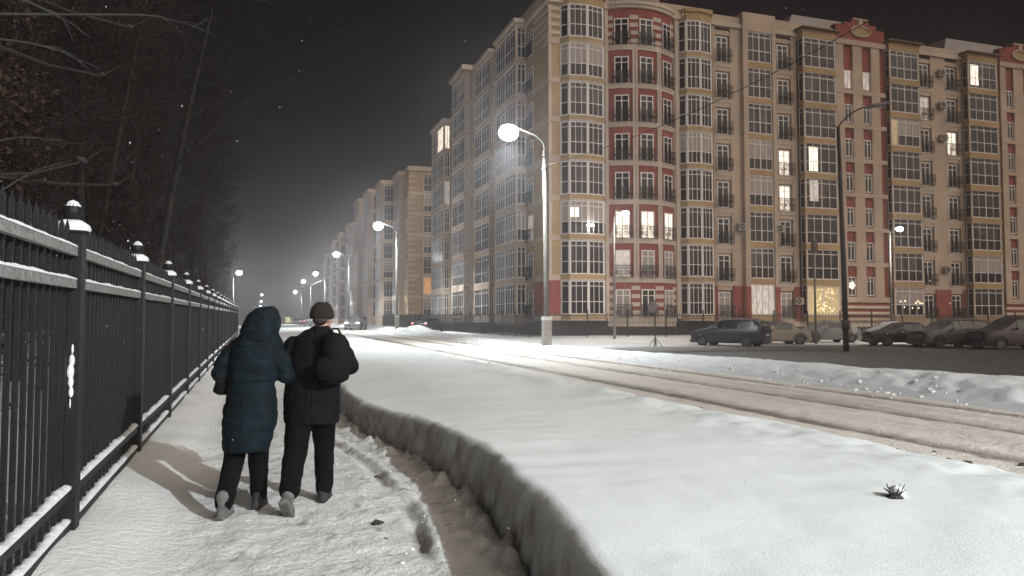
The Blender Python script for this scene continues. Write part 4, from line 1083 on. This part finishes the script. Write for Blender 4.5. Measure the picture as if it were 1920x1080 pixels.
for i, (k, x, y) in enumerate(place):
    c = copy_tree(protos[k]); c.location = (x, y, gz(x, y)); c.rotation_euler = (0, 0, rr.uniform(0, 6.28)); s_ = rr.uniform(.85, 1.2); c.scale = (s_, s_, s_*rr.uniform(.95, 1.1))
    row = 'close behind' if x > -5.7 else ('set back behind' if x > -10 else 'deep in behind')
    c['label'] = '%s %s the iron fence, %s' % (kinds_txt[k], row, depth_txt(y))
# a near tree just outside the picture, its snowy boughs reaching in
tx, ty = camxz(-5.7, 8.0); tz = gz(tx, ty)
nt_ = thing('snowy_tree', 'near tree at the left edge whose thin snow-dusted boughs reach in overhead', 'tree', (0, 0, 0))
q = MB(); q.tube([(tx, ty, tz-.2), (tx-.05, ty, tz+2.5), (tx+.08, ty, tz+5), (tx+.02, ty+.1, tz+8)], [.15, .12, .09, .03], 9); q.build('trunk', 'bark', nt_, smooth=True)
rb = random.Random(3)
def bough(q, p0, p1, r, lev=0):
    p0 = Vector(p0); p1 = Vector(p1); n = 10; pts = []; L = (p1-p0).length
    for i in range(n+1):
        t = i/n; v = p0.lerp(p1, t) + Vector((0, 0, .12*L*sin(pi*t)*.6)) + Vector((rb.gauss(0, .02), rb.gauss(0, .02), rb.gauss(0, .02)))*L*.25*(1 if i else 0); pts.append(v)
    rad = [r*(1-.8*i/n) for i in range(n+1)]
    if lev == 0: pts = [Vector((tx, ty, min(tz+6.5, p0.z-.4)))] + pts; rad = [r*1.3] + rad
    q.tube(pts, rad, 5)
    if lev < 2:
        for i in range(2, n, 2 if lev == 0 else 3):
            d = (p1-p0).normalized(); nd = (d*.8 + Vector((rb.gauss(0, .4), rb.gauss(0, .4), rb.gauss(-.05, .3)))).normalized()
            bough(q, pts[i], pts[i] + nd*L*rb.uniform(.2, .4), r*.45, lev+1)
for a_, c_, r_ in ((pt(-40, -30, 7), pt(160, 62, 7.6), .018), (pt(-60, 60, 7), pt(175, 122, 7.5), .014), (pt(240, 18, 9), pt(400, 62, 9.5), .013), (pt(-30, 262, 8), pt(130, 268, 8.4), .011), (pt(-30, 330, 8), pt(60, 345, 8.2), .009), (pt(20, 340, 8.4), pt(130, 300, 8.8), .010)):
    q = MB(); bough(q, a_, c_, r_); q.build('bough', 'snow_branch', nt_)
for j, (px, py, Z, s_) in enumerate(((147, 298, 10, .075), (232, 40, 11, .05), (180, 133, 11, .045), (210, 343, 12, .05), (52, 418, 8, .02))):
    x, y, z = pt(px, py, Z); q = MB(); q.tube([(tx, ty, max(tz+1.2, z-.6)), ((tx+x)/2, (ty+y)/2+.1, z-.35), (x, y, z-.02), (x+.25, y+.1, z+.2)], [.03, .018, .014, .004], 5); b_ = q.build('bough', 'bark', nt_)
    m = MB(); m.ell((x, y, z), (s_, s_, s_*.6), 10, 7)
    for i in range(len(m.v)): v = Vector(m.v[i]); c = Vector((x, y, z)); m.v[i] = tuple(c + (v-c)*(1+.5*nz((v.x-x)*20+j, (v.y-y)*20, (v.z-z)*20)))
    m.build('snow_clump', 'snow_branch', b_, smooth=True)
# far wood closing the view to the left
m = MB(); rw_ = random.Random(12)
for i in range(900):
    y = rw_.uniform(5, 190); x = -rw_.uniform(19, 44) if y < 100 else -rw_.uniform(10, 44)
    h_ = rw_.uniform(6, 15); z = T(y); p0 = Vector((x, y, z)); l1 = Vector((rw_.gauss(0, .8), rw_.gauss(0, .8), 0))
    m.tube([p0, p0 + l1*.4 + Vector((0, 0, h_*.5)), p0 + l1 + Vector((0, 0, h_))], [.12, .08, .015], 4, cap=False)
    for _ in range(9):
        t = rw_.uniform(.25, 1); a = p0 + l1*t + Vector((0, 0, h_*t)); e = a + Vector((rw_.gauss(0, 1.2), rw_.gauss(0, 1.2), rw_.uniform(.3, 1.8)))
        m.tube([a, a.lerp(e, .5) + Vector((0, 0, -.1)), e], [.03, .02, .006], 3, cap=False)
o = m.build('far_wood', 'twig', None); tag(o, 'dense dark bare wood far behind the iron fence', 'wood', kind='stuff')

# ------------------------------------------------------------------ clods and stones in the snow
def clod(px, py, Z, r, label, m='stone', cat='clod', spiky=False, z=None, group='clods on the snow'):
    X = at(px, Z); x, y = camxz(X, Z)
    mb = MB(); mb.ell((0, 0, 0), (r, r*.8, r*.6), 12, 8)
    for i in range(len(mb.v)): v = Vector(mb.v[i]); mb.v[i] = tuple(v*(1+.55*nz(v.x*9/r*.15+px, v.y*9/r*.15, v.z*9/r*.15)))
    if spiky:
        for k in range(9):
            a = rr.uniform(0, 6.28); mb.tube([(0, 0, 0), (cos(a)*r*.5, sin(a)*r*.5, r*.7), (cos(a)*r*rr.uniform(.3, 1), sin(a)*r, r*rr.uniform(.9, 1.7))], [.006, .005, .002], 4)
    zz = z if z is not None else gz(x, y)
    o = mb.build('snow_clod' if m != 'grass' else 'grass_tuft', m, None, (x, y, zz), smooth=True); tag(o, label, cat, group); return o
def bank_z(x, y): return T(y) + .40 + .035*fbm(x*.7, y*.5, 6)
x, y = camxz(at(1668, 5.3), 5.3)
clod(1670, 950, 5.15, .075, 'dark clod with a few dry stalks poking out of the smooth snow, lower right', 'stone', 'clod', True, bank_z(*camxz(at(1670, 5.15), 5.15))+.01)
clod(1280, 812, 8.7, .045, 'small dark clod in the middle of the smooth snow field', 'stone', 'clod', False, bank_z(*camxz(at(1280, 8.7), 8.7))+.01)
for i, (px, py, Z, r, lb) in enumerate(((1800, 868, 7.95, .07, 'biggest dark lump of slush on the road\'s near edge at the right'), (1770, 855, 8.2, .04, 'small dark slush lump left of the biggest one'), (1908, 872, 7.9, .05, 'dark slush lump on the road at the right edge'), (1745, 840, 8.6, .025, 'tiny dark slush lump at the road\'s edge'))):
    clod(px, py, Z, r, lb, group='slush lumps on the road')
for i, (px, py, Z, r, lb) in enumerate(((711, 970, 6.3, .045, 'round dark clod on the trodden pavement right of the man'), (706, 880, 8.3, .04, 'small clod at the start of the wheel rut'), (726, 1000, 5.85, .02, 'tiny crumb of snow below the round dark clod'), (612, 1062, 5.0, .025, 'small clod on the pavement at the bottom edge'))):
    clod(px, py, Z, r, lb, 'stone', group='clods on the pavement')

# ------------------------------------------------------------------ people
def fuse(mb, name, m, parent, voxel=.012, smooth_it=3, disp=None, loc=(0,0,0)):
    """join closed shapes into one continuous skin"""
    me = bpy.data.meshes.new(name); me.from_pydata(mb.v, [], mb.f); me.update()
    o = bpy.data.objects.new(name, me); col.objects.link(o)
    bm = bmesh.new(); bm.from_mesh(me); bmesh.ops.remove_doubles(bm, verts=bm.verts, dist=1e-5); bmesh.ops.recalc_face_normals(bm, faces=bm.faces); bm.to_mesh(me); bm.free()
    r = o.modifiers.new('r', 'REMESH'); r.mode = 'VOXEL'; r.voxel_size = voxel
    if smooth_it: s = o.modifiers.new('s', 'SMOOTH'); s.iterations = smooth_it; s.factor = .6
    dg = bpy.context.evaluated_depsgraph_get(); new = bpy.data.meshes.new_from_object(o.evaluated_get(dg))
    o.modifiers.clear(); o.data = new; new.name = name
    if disp:
        ns = [v.normal.copy() for v in new.vertices]
        for v, n in zip(new.vertices, ns): v.co += n*disp(v.co, n)
    new.materials.clear(); new.materials.append(M[m]); new.polygons.foreach_set('use_smooth', [True]*len(new.polygons)); new.update()
    o.parent = parent; o.location = loc; return o
def rings(mb, rs, n=24):
    """rs: (cx, cy, z, rx, ry) from bottom to top, closed"""
    vs = []; fs = []
    for cx, cy_, z, rx, ry in rs:
        for k in range(n): a = 2*pi*k/n; vs.append((cx+rx*cos(a), cy_+ry*sin(a), z))
    for i in range(len(rs)-1):
        for k in range(n): k2 = (k+1) % n; fs.append((i*n+k, i*n+k2, (i+1)*n+k2, (i+1)*n+k))
    fs.append(tuple(range(n))[::-1]); fs.append(tuple((len(rs)-1)*n+k for k in range(n)))
    mb.add(vs, fs)
def limb(mb, pts, rad, n=12):
    mb.tube(pts, rad, n)
    for p, r in zip(pts, rad): mb.ell(p, (r, r, r), 12, 8)
def head(mb, c, s=1.0, yaw=0):
    """head facing +y with brow, nose, lips, chin, ears; c = centre of the skull"""
    st = len(mb.v)
    mb.ell((0, -.01, .02), (.076, .096, .10), 20, 14); mb.ell((0, .022, -.055), (.058, .070, .070), 16, 12)
    mb.ell((0, .072, -.102), (.026, .022, .020)); mb.tube([(0, .085, .015), (0, .106, -.020), (0, .112, -.034)], [.009, .012, .014], 8); mb.ell((0, .108, -.036), (.017, .014, .011))
    mb.ell((0, .090, -.064), (.024, .012, .006)); mb.ell((0, .088, -.074), (.021, .012, .007))
    for q in (-1, 1): mb.ell((q*.030, .080, .026), (.024, .014, .008)); mb.ell((q*.075, -.005, -.012), (.010, .022, .034)); mb.ell((q*.042, .060, -.03), (.024, .022, .02)); mb.ell((q*.031, .084, .006), (.013, .010, .010))
    mb.tube([(0, -.02, -.06), (0, -.03, -.20)], [.052, .060], 14)
    mb.xform(Matrix.Translation(c) @ Matrix.Rotation(yaw, 4, 'Z') @ Matrix.Scale(s, 4), st)
def hand(mb, wrist, d, palm_n, s=1.0, curl=.6, side=1):
    """five-fingered hand; d: pointing direction, palm_n: palm normal; side: +1 puts the thumb along d x palm_n"""
    d = Vector(d).normalized(); nrm = Vector(palm_n); nrm = (nrm - d*nrm.dot(d)).normalized(); sd = d.cross(nrm)*side
    w0 = Vector(wrist)
    for k in range(4):
        off = sd*(.030 - .020*k)*s
        mb.tube([w0 + sd*(.018-.012*k)*s, w0 + off + d*.085*s], [.014*s, .0125*s], 8); mb.ell(w0 + off*.8 + d*.045*s, (.016*s,)*3, 8, 6)
        L = (.072, .082, .076, .058)[k]*s; p = w0 + off + d*.085*s; dd = d.copy(); pts = [p]
        for j, f in enumerate((.45, .32, .23)):
            a = curl*(.7 + .35*j); dd = (dd*cos(a) + nrm*sin(a)).normalized(); p = p + dd*L*f; pts.append(p)
        mb.tube(pts, [.0095*s, .009*s, .0085*s, .007*s], 8)
        for q in pts: mb.ell(q, (.0088*s,)*3, 6, 5)
    t0 = w0 + sd*.025*s + d*.025*s; t1 = t0 + (sd*.030 + d*.028 + nrm*.012)*s; t2 = t1 + (d*.028 + nrm*.014 + sd*.004)*s; t3 = t2 + (d*.018 + nrm*.014)*s
    mb.tube([t0, t1, t2, t3], [.015*s, .012*s, .0105*s, .008*s], 8)
    for q in (t1, t2): mb.ell(q, (.0115*s,)*3, 6, 5)

def woman():
    Z = 6.6; x0, y0 = camxz(at(470, Z), Z); g0 = gz(x0, y0)
    root = thing('person', 'woman in a long dark blue quilted coat with its hood up, walking', 'person', (x0, y0, g0), -PHI)
    zz = lambda py: 1.62 - (py-608)/218 - g0
    xx = lambda px: (px-470)/218
    fl = (xx(440), -.16, .0); fr_ = (xx(478), .20, .0)      # feet
    hipL, hipR = (-.10, .0, .86), (.07, .02, .86); kL, kR = (-.115, -.0, .47), (.04, .14, .46); aL, aR = (fl[0]+.005, -.20, .10), (fr_[0], .16, .10)
    shL, shR = (-.16, 0, 1.40), (.20, .02, 1.40); eL = (-.255, -.02, 1.17); wL = (-.17, .20, 1.10); eR = (.27, .02, 1.14); wR = (.33, .24, 1.16)
    # body
    b = MB(); head(b, (.10, .03, 1.60), .97, -.12)
    rings(b, [(.0, 0, .80, .15, .11), (-.0, 0, .92, .165, .12), (.0, 0, 1.08, .125, .10), (.01, 0, 1.25, .15, .11), (.02, 0, 1.38, .17, .10), (.05, .0, 1.46, .08, .07)])
    for h_, k_, a_ in ((hipL, kL, aL), (hipR, kR, aR)): limb(b, [h_, k_, a_], [.085, .055, .038]); b.ell((a_[0], a_[1]+.07, .06), (.04, .11, .04))
    for s_, e_, w_ in ((shL, eL, wL), (shR, eR, wR)): limb(b, [s_, e_, w_], [.05, .04, .028])
    hand(b, wL, (.5, .8, -.1), (.8, -.5, 0), .92, .7, 1); hand(b, wR, (.1, .5, .1), (0, .2, -1), .92, .8, -1)
    fuse(b, 'body', 'skin', root, .008, 1)
    # trousers
    t = MB()
    limb(t, [hipL, (kL[0], kL[1], kL[2]), (aL[0], aL[1]+.02, .12)], [.12, .092, .078]); limb(t, [hipR, kR, (aR[0], aR[1]+.02, .12)], [.12, .090, .074])
    fuse(t, 'trousers', 'trouser', root, .012, 3, lambda v, n: .006*nz(v.x*9, v.y*9, v.z*14))
    for nm, a_, mm in (('boot', aL, 'boot_light'), ('boot', aR, 'boot')):
        t = MB(); heel = .10 if a_ is aL else .0
        limb(t, [(a_[0], a_[1], .17), (a_[0], a_[1], .07)], [.058, .052]); t.ell((a_[0], a_[1]+.06, .045), (.050, .135, .045), 16, 10); t.ell((a_[0], a_[1]-.03, .035), (.044, .055, .04)); t.box(a_[0]-.042, a_[0]+.042, a_[1]-.075, a_[1]+.17, 0, .02)
        fuse(t, nm, mm, root, .010, 2)
    # coat: torso and sleeves
    c = MB()
    rs = []
    for py, pl, pr, ry in ((842, 425, 506, .165), (825, 422, 513, .175), (790, 422, 521, .185), (750, 427, 521, .175), (722, 431, 518, .155), (700, 430, 520, .152), (670, 428, 527, .16), (650, 430, 533, .15), (636, 440, 530, .12), (622, 462, 520, .09)):
        rs.append((xx((pl+pr)/2), 0, zz(py), (pr-pl)/2/218, ry))
    rings(c, rs, 32)
    limb(c, [(-.13, .0, 1.375), (-.20, -.02, 1.27), (-.245, -.03, 1.17), (-.20, .12, 1.11), wL], [.082, .085, .078, .068, .060])
    limb(c, [(.20, .0, 1.375), (.265, .02, 1.27), (.285, .04, 1.16), (.31, .13, 1.13), wR], [.080, .083, .077, .066, .058])
    # hood and collar
    rings(c, [(.075, -.0, 1.40, .13, .12), (.08, -.01, 1.46, .165, .14), (.085, -.01, 1.53, .163, .15), (.095, .0, 1.60, .150, .145), (.115, .0, 1.67, .130, .13), (.13, .0, 1.715, .10, .105), (.135, .0, 1.745, .05, .06)], 28)
    c.ell((.02, -.05, 1.42), (.13, .11, .06)); c.ell((.04, -.06, 1.475), (.12, .09, .05))
    def quilt(v, n):
        sleeve = abs(v.x) > .22
        z = v.z + .015*nz(v.x*4, v.y*4, 2) + (v.x*.1)
        q = abs(sin(pi*z/.10)); d = -.0035*(1-q)**2 + .002*q
        if v.z > 1.42: d = .006*nz(v.x*14, v.y*14, v.z*10) + .004*nz(v.x*30, v.z*40, 1)
        d += .012*nz(v.x*6, v.y*6, v.z*5) + .003*nz(v.x*16, v.y*16, v.z*16)
        if 1.08 < v.z < 1.11 and not sleeve: d -= .010      # waist seam
        return d
    o = fuse(c, 'coat', 'coat', root, .0105, 3, quilt)
    # fur edging of the hood, round the face
    t = MB(); t.tube([(.10+.105*cos(a), .135+.01*sin(3*a), 1.60+.125*sin(a)) for a in [2*pi*i/20 for i in range(21)]], .022, 8, cap=False); t.build('hood_trim', 'lace', o, smooth=True)
    t = MB(); t.box(-.012, .012, -.165, -.158, 0, .0) if False else None
    t = MB(); t.tube([(xx(470)-.005, -.168, .62), (xx(470), -.182, .80), (0, -.172, 1.0)], .004, 5); t.build('back_seam', 'coat', o)
    # bag carried on the left forearm: a thing of its own
    hb = thing('handbag', 'soft black bag hanging from the woman\'s left forearm', 'bag', (x0, y0, g0), -PHI)
    t = MB(); rings(t, [(xx(420), .06, zz(740), .05, .09), (xx(416), .06, zz(733), .075, .13), (xx(420), .05, zz(715), .07, .14), (xx(427), .05, zz(695), .045, .11), (xx(430), .05, zz(688), .02, .08)], 20)
    fuse(t, 'pouch', 'bag', hb, .010, 3, lambda v, n: .008*nz(v.x*12, v.y*12, v.z*12))
    t = MB(); t.tube([(xx(424), .0, zz(695)), (-.235, .03, 1.25), (-.20, .1, 1.24), (xx(428), .12, zz(695))], .010, 6); t.build('handle', 'bag', hb, smooth=True)
def man():
    Z = 6.8; x0, y0 = camxz(at(590, Z), Z); g0 = gz(x0, y0)
    root = thing('person', 'man in a black jacket and brown knitted hat walking arm in arm', 'person', (x0, y0, g0), -PHI)
    S = 212; zz = lambda py: 1.62 - (py-608)/S - g0; xx = lambda px: (px-590)/S
    aL = (xx(566)-.005, -.34, .16); aR = (xx(597), .26, .10)
    hipL, hipR = (-.11, -.02, .90), (.07, .02, .90); kL, kR = (-.125, -.10, .50), (.05, .20, .50)
    shL, shR = (-.20, 0, 1.44), (.20, 0, 1.44); eL = (-.245, -.04, 1.17); wL = (-.16, .20, 1.14); eR = (.33, .02, 1.21); wR = (.24, .24, 1.28)
    b = MB(); head(b, (.065, .03, 1.665), 1.02, -.28)
    rings(b, [(-.02, 0, .84, .16, .12), (-.02, 0, .95, .17, .12), (0, 0, 1.12, .15, .11), (0, 0, 1.30, .18, .12), (0, 0, 1.43, .19, .11), (.03, .0, 1.51, .08, .07)])
    for h_, k_, a_ in ((hipL, kL, aL), (hipR, kR, aR)): limb(b, [h_, k_, a_], [.09, .06, .036]); None if a_ is aL else b.ell((a_[0], a_[1]+.06, a_[2]-.05), (.035, .09, .03))
    for s_, e_, w_ in ((shL, eL, wL), (shR, eR, wR)): limb(b, [s_, e_, w_], [.055, .045, .03])
    hand(b, wL, (.6, .7, .1), (.7, -.6, 0), 1, .8, 1); hand(b, wR, (-.6, .4, .5), (0, -1, 0), 1, 1.0, 1)
    fuse(b, 'body', 'skin', root, .008, 1)
    t = MB()
    limb(t, [hipL, (-.115, -.06, .70), kL, (aL[0]+.0, aL[1]+.06, aL[2]+.05)], [.125, .115, .100, .088]); limb(t, [hipR, (.06, .11, .70), kR, (aR[0], aR[1]+.02, .12)], [.125, .110, .092, .080])
    fuse(t, 'trousers', 'trouser', root, .012, 3, lambda v, n: .008*nz(v.x*9, v.y*9, v.z*12) + .004*nz(v.x*20, v.y*20, v.z*24))
    # left boot caught pushing off, heel up
    for a_, tilt, mm in ((aL, .75, 'boot_light'), (aR, 0, 'boot')):
        t = MB(); limb(t, [(0, 0, .10), (0, 0, -.02)], [.060, .054]); t.ell((0, .07, -.05), (.052, .145, .048), 16, 10); t.ell((0, -.03, -.055), (.046, .06, .045)); t.box(-.046, .046, -.085, .19, -.10, -.075)
        t.xform(Matrix.Translation(a_) @ Matrix.Rotation(-tilt, 4, 'X')); fuse(t, 'boot', mm, root, .010, 2)
    c = MB(); rs = []
    for py, pl, pr, ry in ((792, 536, 638, .165), (780, 534, 640, .175), (740, 534, 640, .175), (710, 538, 638, .165), (680, 540, 640, .165), (655, 543, 642, .16), (640, 548, 640, .145), (628, 560, 630, .11), (618, 578, 622, .085)):
        rs.append((xx((pl+pr)/2), 0, zz(py), (pr-pl)/2/S, ry))
    rings(c, rs, 32)
    limb(c, [(-.185, 0, 1.415), (-.235, -.03, 1.30), (-.25, -.04, 1.17), (-.20, .10, 1.13), wL], [.088, .085, .078, .068, .06])
    limb(c, [(.185, 0, 1.42), (.27, .0, 1.33), (.315, .02, 1.235), (.28, .14, 1.25), wR], [.088, .085, .078, .066, .058])
    rings(c, [(.045, -.0, 1.46, .115, .10), (.05, .0, 1.53, .085, .088), (.055, .0, 1.585, .078, .082)], 24)
    fuse(c, 'jacket', 'jacket', root, .0105, 3, lambda v, n: .011*nz(v.x*6, v.y*6, v.z*8) + .006*nz(v.x*16, v.y*16, v.z*20) - (.008 if .80 < v.z < .812 or abs(v.x-.02) < .006 and v.y < 0 else 0))
    h = MB(); rings(h, [(.062, .015, 1.655, .098, .112), (.062, .012, 1.68, .103, .118), (.062, .012, 1.70, .101, .114), (.062, .01, 1.74, .094, .106), (.063, .01, 1.775, .074, .085), (.065, .01, 1.80, .04, .05)], 28)
    o = fuse(h, 'knit_hat', 'hat', root, .007, 2, lambda v, n: .002*sin(atan2(v.y-.01, v.x-.06)*34) + (.003 if v.z < 1.70 else 0)+ .003*nz(v.x*20, v.y*20, v.z*20))
    h = MB(); h.ell((.062, -.055, 1.640), (.066, .045, .045), 16, 10); h.build('hair', 'hair', root, smooth=True)
    # shoulder bag
    bp = thing('backpack', 'bulging black backpack slung over the man\'s right shoulder', 'bag', (x0, y0, g0), -PHI)
    t = MB(); rings(t, [(xx(632), -.20, zz(716), .09, .06), (xx(638), -.19, zz(708), .120, .085), (xx(641), -.20, zz(685), .130, .100), (xx(641), -.20, zz(660), .125, .095), (xx(639), -.195, zz(640), .115, .085), (xx(636), -.205, zz(628), .10, .07), (xx(636), -.20, zz(624), .05, .04)], 28)
    body = fuse(t, 'bag_body', 'bag', bp, .010, 3, lambda v, n: .010*nz(v.x*9, v.y*9, v.z*9) - (.006 if abs(v.z-zz(662)) < .006 else 0))
    t = MB(); rings(t, [(xx(632), -.315, zz(708), .07, .02), (xx(632), -.325, zz(695), .10, .03), (xx(632), -.325, zz(675), .10, .03), (xx(632), -.31, zz(668), .08, .02)], 20); fuse(t, 'front_pocket', 'bag', bp, .008, 2)
    t = MB(); t.tube([(xx(628), -.20, zz(626)), (xx(634), -.20, zz(616)), (xx(644), -.20, zz(616)), (xx(650), -.20, zz(628))], .009, 6); t.build('handle', 'bag', bp, smooth=True)
    t = MB(); t.tube([(xx(622), -.16, zz(632)), (xx(618), -.02, zz(622)), (xx(622), .13, zz(640)), (xx(632), .18, zz(680)), (xx(638), .04, zz(712)), (xx(628), -.16, zz(706))], .018, 6); t.build('shoulder_strap', 'bag', bp, smooth=True)
woman(); man()

# ------------------------------------------------------------------ snowy air
def haze():
    b = MB(); b.box(-60, 70, -14, 420, -1.9, 33); me = mesh_of(b, 'haze', ['snow'])
    m = bpy.data.materials.new('haze'); m.use_nodes = True; n = m.node_tree; n.nodes.clear()
    o_ = n.nodes.new('ShaderNodeOutputMaterial'); v = n.nodes.new('ShaderNodeVolumePrincipled')
    v.inputs['Color'].default_value = (.79, .78, .81, 1); v.inputs['Density'].default_value = .0028; v.inputs['Anisotropy'].default_value = .9
    n.links.new(v.outputs[0], o_.inputs['Volume']); me.materials.clear(); me.materials.append(m)
    o = link('haze', me); o['kind'] = 'stuff'; o['label'] = 'fine snowfall haze filling the air over the street'
haze()
def snowfall():
    r = random.Random(5); m = MB()
    for i in range(6000):
        Z = 3 + 75*r.random()**.8; X = r.uniform(-.72, .72)*Z; x, y = camxz(X, Z); zz = r.uniform(.5, 1)*0 + r.uniform(gz(x, y) if Z < 60 else 1, 1.62 + .45*Z if Z < 50 else 24)
        s_ = .0022 + .002*r.random() + Z*.00013
        if s_ < 0: continue
        a = r.uniform(0, pi); d = Vector((cos(a), sin(a), 0))*s_*.7; u = Vector((r.gauss(0, .15), r.gauss(0, .15), 1))*s_*r.uniform(.7, 1.6); c = Vector((x, y, zz)); e = d.cross(u).normalized()*s_*.7
        m.add([c-d, c+e, c+d, c-e, c+u, c-u], [(0,1,4),(1,2,4),(2,3,4),(3,0,4),(1,0,5),(2,1,5),(3,2,5),(0,3,5)])
    o = m.build('falling_snow', 'cap'); o['kind'] = 'stuff'; o['label'] = 'fine snowflakes falling through the air'
snowfall()

# crumbs of snow kicked about the pavement, slush crumbs along the road's edge
def crumbs(name, n, fn, m, label, smin, smax):
    r = random.Random(len(name)); mb = MB()
    for i in range(n):
        x, y = fn(r); s_ = r.uniform(smin, smax)*(.5+r.random()); st = len(mb.v)
        mb.ell((x, y, gz(x, y)-s_*.05), (s_*r.uniform(.7, 1.4), s_*r.uniform(.7, 1.4), s_*r.uniform(.5, .9)), 7, 5, 0, Matrix.Rotation(r.uniform(0, 6), 3, 'Z'))
        for k in range(st, len(mb.v)):
            v = Vector(mb.v[k]); c = Vector((x, y, v.z)); mb.v[k] = tuple(c + (v-c)*(1+.45*nz(v.x*60, v.y*60, v.z*60)))
    o = mb.build(name, m, smooth=False); o['kind'] = 'stuff'; o['label'] = label
def f1(r):
    y = 3 + 17*r.random()**1.4; d = abs(r.gauss(0, .45)); return wallx(y) - .04 - min(d, 1.6), y
crumbs('snow_crumbs', 320, f1, 'cap', 'small crumbs of snow scattered over the trodden pavement', .005, .014)
def f2(r):
    y = 2 + 40*r.random()**1.3; return edgex(y) + .08 + abs(r.gauss(0, .45)), y
crumbs('slush_crumbs', 800, f2, 'stone', 'dark slush crumbs along the near edge of the road', .010, .030)
def f3(r):
    y = 5 + 40*r.random(); return 12.2 + r.gauss(0, .5), y
crumbs('ploughed_crumbs', 420, f3, 'cap', 'lumps of ploughed snow along the far side of the road', .018, .045)

# the cap of snow on the biggest clod
x, y = camxz(at(1674, 5.17), 5.17); q = MB(); q.ell((0, 0, 0), (.055, .05, .04), 12, 8)
for i in range(len(q.v)): v = Vector(q.v[i]); q.v[i] = tuple(v*(1+.5*nz(v.x*22, v.y*22, v.z*22)))
cap = q.build('snow_cap', 'cap', [o for o in bpy.data.objects if o.name.startswith(('snowy_stub', 'stone', 'clod', 'grass_tuft', 'snow_clod')) and 'dry stalks' in str(o.get('label'))][0], (.035, .01, .055), smooth=True)
